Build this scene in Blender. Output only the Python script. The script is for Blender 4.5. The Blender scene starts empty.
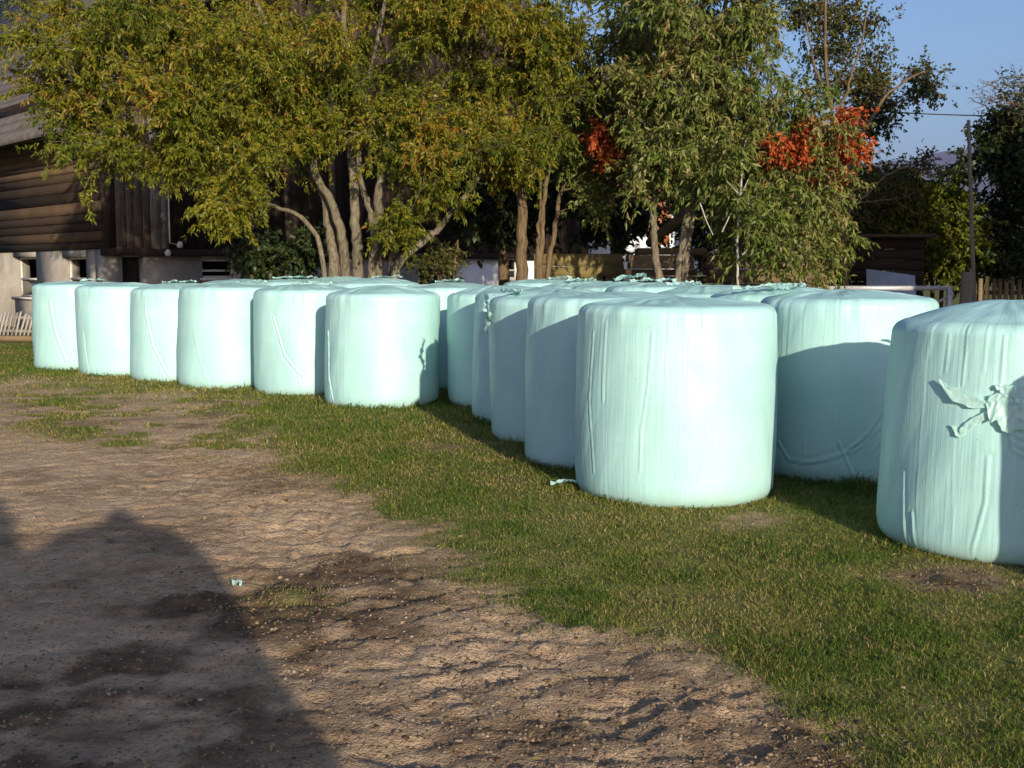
import bpy, math, random
import numpy as np
from mathutils import Vector

rng = np.random.default_rng(11)
random.seed(5)
SC = bpy.context.scene
COL = SC.collection
R_ = math.radians

# ------------------------------------------------------------------ camera maths
F = 1150.0            # focal length in pixels of a 1024 px wide picture
HC = 1.39             # eye height
PITCH = math.atan(113.0 / F)
CP, SP = math.cos(PITCH), math.sin(PITCH)

def ray(px, py):
    u, v = (px - 512) / F, (384 - py) / F
    return np.array([u, CP + v * SP, -SP + v * CP])

def P(px, py, Y):
    d = ray(px, py)
    return np.array([0, 0, HC]) + d * (Y / d[1])

def G(px, py):
    d = ray(px, py)
    return np.array([0, 0, HC]) + d * (HC / -d[2])

def plane_hit(px, py, p0, n):
    d = ray(px, py); o = np.array([0, 0, HC])
    return o + d * (np.dot(np.array(p0) - o, n) / np.dot(d, n))

SUN_EL, SUN_AZ = R_(13.0), R_(162.5)      # azimuth clockwise from +Y
SUN = np.array([math.sin(SUN_AZ) * math.cos(SUN_EL), math.cos(SUN_AZ) * math.cos(SUN_EL), math.sin(SUN_EL)])

# ------------------------------------------------------------------ noise
def _hash(ix, iy, s):
    h = (ix.astype(np.int64) * 374761393 + iy.astype(np.int64) * 668265263 + s * 1442695041) & 0xFFFFFFFF
    h = ((h ^ (h >> 13)) * 1274126177) & 0xFFFFFFFF
    return ((h ^ (h >> 16)) & 0xFFFFFF) / float(0xFFFFFF)

def vnoise(x, y, s=0):
    x = np.asarray(x, float); y = np.asarray(y, float)
    ix, iy = np.floor(x), np.floor(y)
    fx, fy = x - ix, y - iy
    fx = fx * fx * fx * (fx * (fx * 6 - 15) + 10); fy = fy * fy * fy * (fy * (fy * 6 - 15) + 10)
    a = _hash(ix, iy, s); b = _hash(ix + 1, iy, s); c = _hash(ix, iy + 1, s); d = _hash(ix + 1, iy + 1, s)
    return (a + (b - a) * fx) * (1 - fy) + (c + (d - c) * fx) * fy

def fbm(x, y, s=0, o=4, g=.5):
    t, a, n = 0, 1., 0.
    for k in range(o):
        t = t + a * vnoise(x * 2 ** k + 17.3 * k, y * 2 ** k - 9.1 * k, s + k); n += a; a *= g
    return t / n

def sstep(a, b, x):
    t = np.clip((x - a) / (b - a), 0, 1)
    return t * t * (3 - 2 * t)

# ------------------------------------------------------------------ mesh builder
class MB:
    def __init__(s):
        s.v = []; s.f = {3: [], 4: []}; s.n = 0; s.t = []; s.uv = []
    def add(s, v, faces, tone=0.5, uv=None):
        v = np.asarray(v, float).reshape(-1, 3)
        for fa in faces:
            fa = np.asarray(fa, np.int64)
            if len(fa): s.f[fa.shape[1]].append(fa + s.n)
        s.v.append(v); s.n += len(v)
        s.t.append(np.full(len(v), tone, float) if np.isscalar(tone) else np.asarray(tone, float))
        if uv is not None: s.uv.append(uv)
    def box(s, o, ax, ay, az, tone=0.5):
        """o = one corner, ax ay az = edge vectors"""
        o, ax, ay, az = (np.asarray(k, float) for k in (o, ax, ay, az))
        if np.dot(np.cross(ax, ay), az) < 0: ax, ay = ay, ax
        v = [o, o + ax, o + ax + ay, o + ay, o + az, o + ax + az, o + ax + ay + az, o + ay + az]
        s.add(v, [[[0, 3, 2, 1], [4, 5, 6, 7], [0, 1, 5, 4], [1, 2, 6, 5], [2, 3, 7, 6], [3, 0, 4, 7]]], tone)
    def tube(s, pts, rad, k=6, tone=0.5, cap=False):
        pts = np.asarray(pts, float); n = len(pts)
        rad = np.broadcast_to(np.asarray(rad, float), (n,))
        t = np.gradient(pts, axis=0); t /= np.linalg.norm(t, axis=1)[:, None] + 1e-9
        ref = np.array([0, 0, 1.]) if abs(t[0][2]) < .9 else np.array([1., 0, 0])
        a = np.cross(t, ref); a /= np.linalg.norm(a, axis=1)[:, None] + 1e-9
        b = np.cross(t, a)
        an = np.arange(k) * 2 * math.pi / k
        v = pts[:, None] + rad[:, None, None] * (np.cos(an)[None, :, None] * a[:, None] + np.sin(an)[None, :, None] * b[:, None])
        i, j = np.meshgrid(np.arange(n - 1), np.arange(k), indexing='ij'); j2 = (j + 1) % k
        q = np.stack([i * k + j, i * k + j2, (i + 1) * k + j2, (i + 1) * k + j], -1).reshape(-1, 4)
        v = v.reshape(-1, 3); fs = [q]
        if cap:
            v = np.vstack([v, pts[0], pts[-1]])
            jj = np.arange(k); j3 = (jj + 1) % k
            fs.append(np.stack([np.full(k, n * k), j3, jj], -1))
            fs.append(np.stack([np.full(k, n * k + 1), (n - 1) * k + jj, (n - 1) * k + j3], -1))
        s.add(v, fs, tone)
    def build(s, name, mat, parent=None, smooth=False, loc=None):
        me = bpy.data.meshes.new(name)
        v = np.vstack(s.v)
        if loc is not None: v = v - np.asarray(loc)
        me.vertices.add(len(v)); me.vertices.foreach_set('co', v.ravel())
        fl = []; st = []; tot = 0
        for k in (3, 4):
            if s.f[k]:
                a = np.vstack(s.f[k]); fl.append(a.ravel()); st.append(tot + np.arange(len(a)) * k); tot += a.size
        me.loops.add(tot); me.loops.foreach_set('vertex_index', np.concatenate(fl).astype(np.int32))
        st = np.concatenate(st).astype(np.int32)
        me.polygons.add(len(st)); me.polygons.foreach_set('loop_start', st)
        me.update(calc_edges=True)
        at = me.attributes.new('tone', 'FLOAT', 'POINT'); at.data.foreach_set('value', np.concatenate(s.t))
        if s.uv:
            at = me.attributes.new('film', 'FLOAT_VECTOR', 'POINT'); at.data.foreach_set('vector', np.vstack(s.uv).ravel())
        if smooth: me.polygons.foreach_set('use_smooth', np.ones(len(st), bool))
        me.validate()
        me.materials.append(mat)
        o = bpy.data.objects.new(name, me); COL.objects.link(o)
        if loc is not None and parent is None: o.location = loc
        if parent is not None: o.parent = parent
        return o

def tag(o, label=None, cat=None, group=None, kind=None):
    if label: o['label'] = label
    if cat: o['category'] = cat
    if group: o['group'] = group
    if kind: o['kind'] = kind
    return o

def empty(name, loc, label, cat, group=None):
    o = bpy.data.objects.new(name, None); COL.objects.link(o); o.location = loc
    o.empty_display_size = .2
    return tag(o, label, cat, group)

# ------------------------------------------------------------------ materials
def new_mat(name):
    m = bpy.data.materials.new(name); m.use_nodes = True
    nt = m.node_tree; nt.nodes.clear()
    return m, nt

class N:
    """tiny node-graph helper"""
    def __init__(s, nt): s.nt = nt
    def __call__(s, typ, props=None, **inp):
        n = s.nt.nodes.new(typ)
        for k, v in (props or {}).items(): setattr(n, k, v)
        for k, v in inp.items():
            key = k.replace('_', ' ')
            sock = n.inputs[int(k[1:])] if k[0] == 'i' and k[1:].isdigit() else n.inputs[key]
            if isinstance(v, bpy.types.NodeSocket): s.nt.links.new(v, sock)
            else: sock.default_value = v
        return n
    def ramp(s, fac, stops, interp='LINEAR'):
        n = s.nt.nodes.new('ShaderNodeValToRGB'); n.color_ramp.interpolation = interp
        el = n.color_ramp.elements
        while len(el) < len(stops): el.new(.5)
        for e, (p, c) in zip(el, stops):
            e.position = p; e.color = (*c, 1) if len(c) == 3 else c
        s.nt.links.new(fac, n.inputs[0]); return n.outputs[0]
    def mix(s, fac, a, b, mode='MIX'):
        n = s.nt.nodes.new('ShaderNodeMix'); n.data_type = 'RGBA'; n.blend_type = mode
        for k, v in ((0, fac), (6, a), (7, b)):
            if isinstance(v, bpy.types.NodeSocket): s.nt.links.new(v, n.inputs[k])
            else: n.inputs[k].default_value = (*v, 1) if isinstance(v, tuple) and len(v) == 3 else v
        return n.outputs[2]
    def math(s, op, a, b=0.0, c=0.0):
        n = s.nt.nodes.new('ShaderNodeMath'); n.operation = op
        for k, v in enumerate((a, b, c)):
            if isinstance(v, bpy.types.NodeSocket): s.nt.links.new(v, n.inputs[k])
            else: n.inputs[k].default_value = v
        return n.outputs[0]
    def noise(s, vec, scale, detail=4, rough=.55):
        n = s('ShaderNodeTexNoise', Scale=scale, Detail=detail, Roughness=rough)
        if vec is not None: s.nt.links.new(vec, n.inputs['Vector'])
        return n.outputs['Fac']
    def mapping(s, vec, scale=(1, 1, 1), rot=(0, 0, 0)):
        n = s('ShaderNodeMapping', Vector=vec); n.inputs['Scale'].default_value = scale
        n.inputs['Rotation'].default_value = rot; return n.outputs[0]
    def attr(s, name, out='Fac'):
        n = s.nt.nodes.new('ShaderNodeAttribute'); n.attribute_name = name; return n.outputs[out]
    def coord(s, out='Object'):
        return s.nt.nodes.new('ShaderNodeTexCoord').outputs[out]
    def out(s, sh):
        o = s.nt.nodes.new('ShaderNodeOutputMaterial'); s.nt.links.new(sh, o.inputs['Surface'])
    def bump(s, h, strength=.5, dist=.02):
        return s('ShaderNodeBump', Height=h, Strength=strength, Distance=dist).outputs[0]
    def bsdf(s, **k): return s('ShaderNodeBsdfPrincipled', None, **k).outputs[0]

def film_material():
    m, nt = new_mat('pale_green_stretch_film'); n = N(nt)
    uv = n.attr('film', 'Vector')
    obj = n.coord('Object')
    wr = n.noise(n.mapping(uv, (60, 2.4, 1)), 1.0, 3, .6)
    wr2 = n.noise(n.mapping(uv, (130, 5, 1)), 1.0, 2, .5)
    band = n.noise(n.mapping(uv, (.6, 9, 1)), 1.0, 2, .5)
    big = n.noise(obj, 2.3, 3, .5)
    def lines(sx, sy, p):
        q = n.noise(n.mapping(uv, (sx, sy, 1)), 1.0, 2, .5)
        return n.math('POWER', n.math('SUBTRACT', 1.0, n.math('ABSOLUTE', n.math('MULTIPLY_ADD', q, 2.0, -1.0))), p)
    ln = n.math('ADD', lines(24, 1.1, 16), n.math('MULTIPLY', lines(50, 2.2, 12), .6))
    h = n.math('ADD', n.math('MULTIPLY', wr, .55), n.math('ADD', n.math('MULTIPLY', wr2, .45), n.math('ADD', n.math('MULTIPLY', band, .25), n.math('MULTIPLY', ln, .55))))
    c = n.ramp(big, [(.3, (.345, .58, .54)), (.7, (.41, .63, .595))])
    c = n.mix(n.math('MULTIPLY', n.attr('tone'), .16), c, (.36, .61, .56))
    # grains of dirt and pin holes
    wv = n('ShaderNodeSeparateXYZ', Vector=uv)
    fr = n.math('FRACT', n.math('DIVIDE', n.math('ADD', wv.outputs[1], n.math('MULTIPLY', n.noise(n.mapping(uv, (1.5, .3, 1)), 1.0, 2, .5), .10)), .235))
    edge = n.math('POWER', fr, 9.0)
    c = n.mix(n.math('MULTIPLY', fr, .16), c, (.30, .545, .505))
    h = n.math('ADD', h, n.math('MULTIPLY', edge, .35))
    sp = n.noise(n.mapping(obj, (1, 1, .7)), 75, 1, .4)
    c = n.mix(n.ramp(sp, [(.755, (0, 0, 0)), (.79, (.55, .55, .55))]), c, (.16, .17, .11))
    low = n('ShaderNodeSeparateXYZ', Vector=obj).outputs[2]
    dirt = n.math('MULTIPLY', n.ramp(low, [(0.0, (1, 1, 1)), (.13, (0, 0, 0))]), n.noise(obj, 9, 4, .6))
    c = n.mix(n.math('MULTIPLY', dirt, .7), c, (.22, .22, .13))
    rough = n.math('ADD', .33, n.math('MULTIPLY', big, .22))
    b = n.bsdf(Base_Color=c, Roughness=rough, Specular_IOR_Level=.38, Normal=n.bump(h, .30, .0035))
    tr = n('ShaderNodeBsdfTranslucent', Color=(.40, .78, .66, 1)).outputs[0]
    n.out(b)
    return m

def flap_material():
    m, nt = new_mat('torn_film_edge'); n = N(nt)
    big = n.noise(n.coord('Object'), 14, 3, .5)
    c = n.ramp(big, [(.3, (.42, .66, .59)), (.7, (.54, .75, .69))])
    b = n.bsdf(Base_Color=c, Roughness=.3, Specular_IOR_Level=.5, Normal=n.bump(n.noise(n.coord('Object'), 45, 3, .6), .5, .006))
    tr = n('ShaderNodeBsdfTranslucent', Color=(.5, .82, .72, 1)).outputs[0]
    n.out(n('ShaderNodeMixShader', Fac=.25, i1=b, i2=tr).outputs[0]); return m

def leaf_material(name, stops, trans=.3, spec=.35, rough=.45):
    m, nt = new_mat(name); n = N(nt)
    c = n.ramp(n.attr('tone'), stops)
    b = n.bsdf(Base_Color=c, Roughness=rough, Specular_IOR_Level=spec)
    c2 = n.mix(.5, c, (.16, .17, .01), 'ADD')
    tr = n('ShaderNodeBsdfTranslucent', Color=c).outputs[0]
    n.out(n('ShaderNodeMixShader', Fac=trans, i1=b, i2=tr).outputs[0]); return m

def bark_material(name, a, b_, sc=14):
    m, nt = new_mat(name); n = N(nt)
    o = n.coord('Object')
    h = n.noise(n.mapping(o, (1, 1, .18)), sc * 2.2, 5, .65)
    l = n.noise(o, 3.0, 3, .6)
    c = n.ramp(h, [(.32, a), (.68, b_)])
    c = n.mix(n.ramp(l, [(.55, (0, 0, 0)), (.72, (.7, .7, .7))]), c, (.12, .13, .06))
    n.out(n.bsdf(Base_Color=c, Roughness=.9, Specular_IOR_Level=.15, Normal=n.bump(h, .9, .03))); return m

def wood_material(name, stops, along='X', rough=.85):
    """weathered boards: tone = per-board value"""
    m, nt = new_mat(name); n = N(nt)
    o = n.coord('Object')
    sc = {'X': (.9, 26, 26), 'Y': (26, .9, 26), 'Z': (26, 26, .9)}[along]
    gr = n.noise(n.mapping(o, sc), 2.0, 4, .65)
    st = n.noise(o, 1.1, 4, .6)
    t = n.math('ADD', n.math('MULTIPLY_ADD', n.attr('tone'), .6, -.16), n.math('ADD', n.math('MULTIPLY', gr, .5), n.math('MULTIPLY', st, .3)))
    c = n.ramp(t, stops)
    n.out(n.bsdf(Base_Color=c, Roughness=rough, Specular_IOR_Level=.2, Normal=n.bump(gr, .6, .015))); return m

def plaster_material(name, a, b_, stain, rough=.9):
    m, nt = new_mat(name); n = N(nt)
    o = n.coord('Object')
    s1 = n.noise(o, 1.3, 5, .62); s2 = n.noise(o, 16, 4, .6)
    c = n.ramp(s1, [(.35, a), (.65, b_)])
    c = n.mix(n.ramp(n.noise(n.mapping(o, (1, 1, .35)), 2.2, 5, .7), [(.55, (0, 0, 0)), (.75, (.8, .8, .8))]), c, stain)
    n.out(n.bsdf(Base_Color=c, Roughness=rough, Specular_IOR_Level=.15, Normal=n.bump(s2, .6, .02))); return m

def simple_material(name, c1, c2, scale=12, rough=.6, metal=0.0, bump=.2, spec=.4):
    m, nt = new_mat(name); n = N(nt)
    o = n.coord('Object'); s = n.noise(o, scale, 4, .6)
    c = n.ramp(s, [(.3, c1), (.7, c2)])
    n.out(n.bsdf(Base_Color=c, Roughness=rough, Metallic=metal, Specular_IOR_Level=spec, Normal=n.bump(s, bump, .01))); return m

def glass_material():
    m, nt = new_mat('old_window_glass'); n = N(nt)
    s = n.noise(n.coord('Object'), 3, 2, .5)
    n.out(n.bsdf(Base_Color=(.02, .022, .02, 1), Roughness=.12, Specular_IOR_Level=.5, Normal=n.bump(s, .2, .02))); return m

def ground_material():
    m, nt = new_mat('yard_soil_and_turf'); n = N(nt)
    o = n.coord('Object')
    g = n.attr('grass'); wet = n.attr('wet')
    a = n.noise(o, .9, 5, .62); b = n.noise(o, 9, 5, .7); f_ = n.noise(o, 55, 3, .7); pe = n.noise(o, 130, 2, .5)
    dry = n.ramp(n.math('ADD', n.math('MULTIPLY', a, .5), n.math('MULTIPLY', b, .5)),
                 [(.34, (.24, .152, .082)), (.5, (.43, .295, .175)), (.66, (.54, .395, .25))])
    dry = n.mix(n.ramp(pe, [(.62, (0, 0, 0)), (.70, (.6, .6, .6))]), dry, (.50, .43, .34))
    dry = n.mix(n.ramp(f_, [(.34, (.8, .8, .8)), (.47, (0, 0, 0))]), dry, (.13, .09, .055))
    mud = n.ramp(b, [(.35, (.045, .029, .016)), (.65, (.15, .098, .055))])
    soil = n.mix(wet, dry, mud)
    turf = n.ramp(n.math('ADD', n.math('MULTIPLY', b, .6), n.math('MULTIPLY', f_, .4)),
                  [(.33, (.065, .068, .02)), (.52, (.135, .145, .035)), (.68, (.22, .17, .07))])
    c = n.mix(n.ramp(n.math('ADD', g, n.math('MULTIPLY', n.math('SUBTRACT', b, .5), .9)), [(.35, (0, 0, 0)), (.6, (1, 1, 1))]), soil, turf)
    h = n.math('ADD', n.math('MULTIPLY', b, 1.0), n.math('ADD', n.math('MULTIPLY', f_, .5), n.math('MULTIPLY', pe, .35)))
    n.out(n.bsdf(Base_Color=c, Roughness=.95, Specular_IOR_Level=.12, Normal=n.bump(h, .8, .028))); return m

M = {}
M['film'] = film_material(); M['flap'] = flap_material(); M['ground'] = ground_material()
M['grass'] = leaf_material('meadow_grass_blades', [(0, (.04, .085, .010)), (.45, (.095, .15, .018)), (.7, (.19, .19, .035)), (.85, (.30, .22, .075)), (1, (.42, .31, .14))], .35, .15, .6)
M['willow'] = leaf_material('willow_leaves', [(0, (.06, .09, .009)), (.4, (.14, .158, .014)), (.7, (.225, .205, .017)), (.88, (.30, .22, .024)), (1, (.29, .14, .024))], .38, .2)
M['ash'] = leaf_material('ash_leaves', [(0, (.07, .11, .016)), (.45, (.145, .18, .032)), (.72, (.235, .235, .07)), (.88, (.32, .265, .11)), (1, (.24, .13, .04))], .35, .22)
M['dark_shade_leaf'] = leaf_material('dark_green_shade_leaves', [(0, (.012, .022, .005)), (.6, (.03, .05, .01)), (.9, (.05, .07, .015)), (1, (.09, .08, .02))], .2)  # leaf colour also carries the shade over the tree at the right edge
M['red_leaf'] = leaf_material('red_autumn_leaves', [(0, (.14, .035, .014)), (.35, (.32, .055, .018)), (.7, (.46, .10, .026)), (1, (.48, .19, .04))], .3, .15)
M['olive_leaf'] = leaf_material('olive_round_leaves', [(0, (.03, .042, .010)), (.6, (.08, .085, .02)), (.9, (.14, .115, .028)), (1, (.18, .10, .03))], .25, .2)
M['yellow_leaf'] = leaf_material('yellow_green_leaves', [(0, (.06, .09, .010)), (.5, (.13, .15, .013)), (.85, (.21, .19, .018)), (1, (.26, .18, .02))], .35, .2)
M['bark'] = bark_material('grey_brown_bark', (.075, .06, .04), (.24, .20, .14))
M['bark_brown'] = bark_material('brown_bark', (.07, .045, .025), (.20, .14, .08))
M['bark_pale'] = bark_material('pale_dead_bark', (.22, .20, .17), (.48, .45, .40))
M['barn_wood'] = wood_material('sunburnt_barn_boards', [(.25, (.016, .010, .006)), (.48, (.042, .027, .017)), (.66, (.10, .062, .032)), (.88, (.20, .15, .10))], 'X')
M['gable_wood'] = wood_material('upright_barn_boards', [(.25, (.010, .006, .005)), (.48, (.030, .018, .012)), (.66, (.10, .07, .055)), (.85, (.30, .275, .265))], 'Z')  # ramp darkened in place of the willow's shade on the gable
M['plank'] = wood_material('sawn_planks', [(.25, (.06, .038, .02)), (.5, (.13, .085, .045)), (.8, (.24, .17, .095))], 'X')
M['olive_plank'] = wood_material('mossy_boards', [(.2, (.07, .055, .018)), (.5, (.16, .125, .045)), (.8, (.26, .2, .085))], 'X')
M['grey_wood'] = wood_material('silvered_wood', [(.25, (.12, .10, .08)), (.5, (.24, .21, .18)), (.8, (.40, .36, .31))], 'X')
M['post_wood'] = wood_material('weathered_post', [(.25, (.11, .085, .06)), (.5, (.22, .175, .13)), (.8, (.34, .28, .22))], 'Z')
M['plaster'] = plaster_material('old_lime_plaster', (.20, .175, .145), (.32, .29, .245), (.16, .13, .10))
M['white_plaster'] = plaster_material('whitewash', (.58, .57, .58), (.72, .71, .70), (.36, .34, .33))
M['roof'] = simple_material('grey_shingles', (.055, .045, .042), (.105, .09, .085), 5, .85)
M['roof_red'] = simple_material('red_clay_tiles', (.16, .06, .035), (.26, .10, .06), 6, .8)
M['frame'] = simple_material('worn_white_paint', (.42, .38, .33), (.62, .58, .52), 9, .6)
M['glass'] = glass_material()
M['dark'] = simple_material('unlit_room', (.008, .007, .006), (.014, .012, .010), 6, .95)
M['orange'] = simple_material('orange_brown_paint', (.23, .075, .022), (.32, .11, .035), 7, .6)
M['metal'] = simple_material('galvanised_pipe', (.38, .37, .37), (.56, .55, .55), 20, .45, .3)
M['wire'] = simple_material('dull_cable', (.03, .03, .035), (.05, .05, .055), 10, .5)
M['slate'] = simple_material('grey_blue_board', (.26, .28, .32), (.36, .39, .43), 4, .7)
M['stone'] = simple_material('pale_pebble', (.20, .17, .13), (.38, .34, .28), 30, .85)
M['clod'] = leaf_material('soil_crumbs', [(0, (.07, .045, .025)), (.5, (.17, .115, .07)), (1, (.30, .215, .14))], .0, .1, .95)
M['caster'] = simple_material('dark_caster', (.03, .035, .03), (.06, .06, .05), 5, .6)  # for the unseen body added to cast the foreground shadow
M['mountain'] = simple_material('wooded_mountain', (.03, .045, .03), (.07, .085, .055), .004, .95)

# ------------------------------------------------------------------ ground
bx_px = [(-420, 362), (-200, 371), (0, 381), (100, 391), (200, 408), (262, 440), (330, 488), (390, 528), (470, 560), (560, 600), (640, 625), (720, 655), (790, 700), (850, 745), (920, 800)]
BW = np.array([G(*p)[:2] for p in bx_px])
BX = np.concatenate([[-60], BW[:, 0], [1.5, 2.6, 60]]); BY = np.concatenate([[19.], BW[:, 1], [2.2, 1.0, 0.5]])

BALES = []       # filled below, needed for the ground mask
def spot(x, y, px, py, r):
    c = G(px, py); return np.exp(-((x - c[0]) ** 2 + (y - c[1]) ** 2) / (r * r))

def grass_mask(x, y):
    sd = (y - np.interp(x, BX, BY)) * .55
    wob = (fbm(x * .8, y * .8, 3, 4) - .5) * 1.7 + (fbm(x * 3.1, y * 3.1, 9, 3) - .5) * 1.1
    wd = .5 + .5 * np.clip((y - 5) / 6, 0, 1.6)
    g = sstep(-wd, wd, sd + wob * (.40 + .35 * np.clip((y - 4) / 6, 0, 1.5)))
    g = g * (1 - .85 * spot(x, y, 455, 443, .38)) * (1 - .8 * spot(x, y, 945, 578, .33)) * (1 - .8 * np.clip(spot(x, y, 193, 426, .24) + spot(x, y, 214, 416, .26) + spot(x, y, 238, 405, .3), 0, 1))
    g = g * (1 - .5 * spot(x, y, 755, 520, .3)) * (1 - .5 * spot(x, y, 205, 405, .4))
    g = np.maximum(g, .8 * spot(x, y, 125, 443, .26)); g = np.maximum(g, .5 * spot(x, y, 295, 600, .22)); g = np.maximum(g, .35 * spot(x, y, 545, 632, .12))
    thin = sstep(.36, .6, fbm(x * 1.6, y * 1.6, 21, 4))
    g = g * (.82 + .18 * thin) * (.78 + .22 * sstep(.34, .52, fbm(x * 4.5, y * 4.5, 23, 3)))
    # sparse growth on the trodden left part
    g = np.maximum(g, .62 * sstep(.44, .60, fbm(x * 2.1, y * 3.2, 25, 4)) * sstep(7.6, 9.2, y) * sstep(-2.2, -1.2, sd) * sstep(-5.6, -4.2, x + (y - 9) * .25))
    return np.clip(g, 0, 1)

def wet_mask(x, y):
    sd = (y - np.interp(x, BX, BY)) * .55
    band = np.exp(-((sd + .45) / .55) ** 2) * sstep(9.5, 6.0, y)
    a = .75 * band * sstep(.42, .62, fbm(x * 1.9, y * 1.9, 31, 4))
    b = (spot(x, y, 330, 610, .42) * .9 + spot(x, y, 60, 690, .75) * .9 + spot(x, y, 230, 600, .4) * .9 + spot(x, y, 180, 740, .5) * .6 + spot(x, y, 820, 760, .5) * .5) * sstep(.35, .55, fbm(x * 3, y * 3, 41, 4))
    c = .7 * spot(x, y, 455, 443, .5) + .8 * spot(x, y, 945, 578, .45) + .7 * (spot(x, y, 193, 426, .22) + spot(x, y, 214, 416, .24) + spot(x, y, 238, 405, .28))
    d = .35 * sstep(.5, .66, fbm(x * 2.4, y * 2.4, 51, 4))
    return np.clip(a + b + c + d, 0, .95)

def ground_height(x, y):
    near = np.exp(-np.maximum(0, y - 12) / 4) * sstep(-30, -12, x) * sstep(30, 12, x)
    sd = (y - np.interp(x, BX, BY)) * .55
    dirt = sstep(.5, -.2, sd)
    z = (fbm(x * .7, y * .7, 60, 3) - .5) * .04
    # tyre tread: short ridges across two tracks that follow the edge of the turf
    ca, sa = math.cos(.62), math.sin(.62)
    u = x * ca + y * sa; v = -x * sa + y * ca
    wx = (fbm(x * 2.2, y * 2.2, 71, 3) - .5) * .35
    rid = np.abs(vnoise((v + wx) * 10.5, u * 3.6, 77) - .5) * 2
    rid = (1 - rid) ** 3
    track = np.exp(-((sd + .75) / .75) ** 2) * sstep(10.5, 7.5, y)
    z = z + dirt * track * (rid * .020 - .009) * sstep(.35, .6, fbm(x * 1.2, y * 1.2, 81, 3))
    cr = 1 - np.abs(vnoise(x * 3.6 + wx * 2, y * 6.5, 85) - .5) * 2
    z = z - dirt * (cr ** 9) * .016 * sstep(10, 6, y)
    z = z + (fbm(x * 6, y * 6, 91, 4) - .5) * (.022 + .03 * sstep(.3, .9, wet_mask(x, y)))
    z = z + (fbm(x * 15, y * 15, 93, 2, .6) - .5) * (.012 + .022 * dirt * track)
    z = z + .07 * np.exp(-((sd - .25) / .22) ** 2) * np.exp(-((x + 2.7) / .8) ** 2) * (fbm(x * 5, y * 5, 95, 3) + .2)
    return z * near

def graded(lo, hi, step, end0, end1):
    c = list(np.arange(lo, hi, step)); a = []; s = step; x = lo
    while x > end0: s *= 1.16; x -= s; a.append(x)
    b = []; s = step; x = c[-1]
    while x < end1: s *= 1.16; x += s; b.append(x)
    return np.array(a[::-1] + c + b)

def build_ground():
    xs = graded(-6.2, 4.0, .024, -9000, 9000); ys = graded(2.3, 11.5, .024, -2500, 12000)
    X, Y = np.meshgrid(xs, ys); nx, ny = len(xs), len(ys)
    Z = ground_height(X, Y)
    i, j = np.meshgrid(np.arange(ny - 1), np.arange(nx - 1), indexing='ij')
    q = np.stack([i * nx + j, i * nx + j + 1, (i + 1) * nx + j + 1, (i + 1) * nx + j], -1).reshape(-1, 4)
    b = MB(); b.add(np.stack([X, Y, Z], -1).reshape(-1, 3), [q])
    o = b.build('ground', M['ground'], smooth=True)
    for nm, val in (('grass', grass_mask(X, Y)), ('wet', wet_mask(X, Y))):
        at = o.data.attributes.new(nm, 'FLOAT', 'POINT'); at.data.foreach_set('value', val.ravel())
    tag(o, kind='structure')
build_ground()

# ------------------------------------------------------------------ bales
def bale_hit(b, px, py):
    """angle and height where the view ray meets the side of a bale"""
    d = ray(px, py); ox, oy = -b['x'], -b['y']
    A = d[0] ** 2 + d[1] ** 2; B = 2 * (ox * d[0] + oy * d[1]); C = ox * ox + oy * oy - (b['r'] * (1.0 if b.get('tap', 0) < .02 else .985)) ** 2
    D = max(B * B - 4 * A * C, 0); t = (-B - math.sqrt(D)) / (2 * A)
    p = np.array([0, 0, HC]) + d * t
    return math.atan2(p[1] - b['y'], p[0] - b['x']), p[2]

def bale_profile(r, h, ns, rt=.085, rb=.09, tap=0.0, dome=.05, bul=.014):
    h = h + .05 - dome
    """list of (radius, z, arc) from the base rim up the side and over the top"""
    pts = []
    for a in np.linspace(-90, 0, 8): pts.append((r - .06 + .06 * math.cos(R_(a)), rb + rb * math.sin(R_(a))))
    for z in np.linspace(rb, h - rt, ns)[1:]:
        k = (z - rb) / (h - rt - rb); pts.append((r * (1 + bul * math.sin(math.pi * k ** .8) - tap * k), z))
    for a in np.linspace(0, 84, 13)[1:]: pts.append((r * (1 - tap) - rt + rt * math.cos(R_(a)), h - rt + .82 * rt * math.sin(R_(a))))
    r1, z1 = pts[-1]
    for k in np.linspace(0, 1, 16)[1:]: pts.append((r1 * (1 - k) + .004 * k, z1 + dome * (1 - (1 - k) ** 2)))
    pts = np.array(pts)
    arc = np.concatenate([[0], np.cumsum(np.hypot(*np.diff(pts, axis=0).T))])
    return pts, arc

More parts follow.
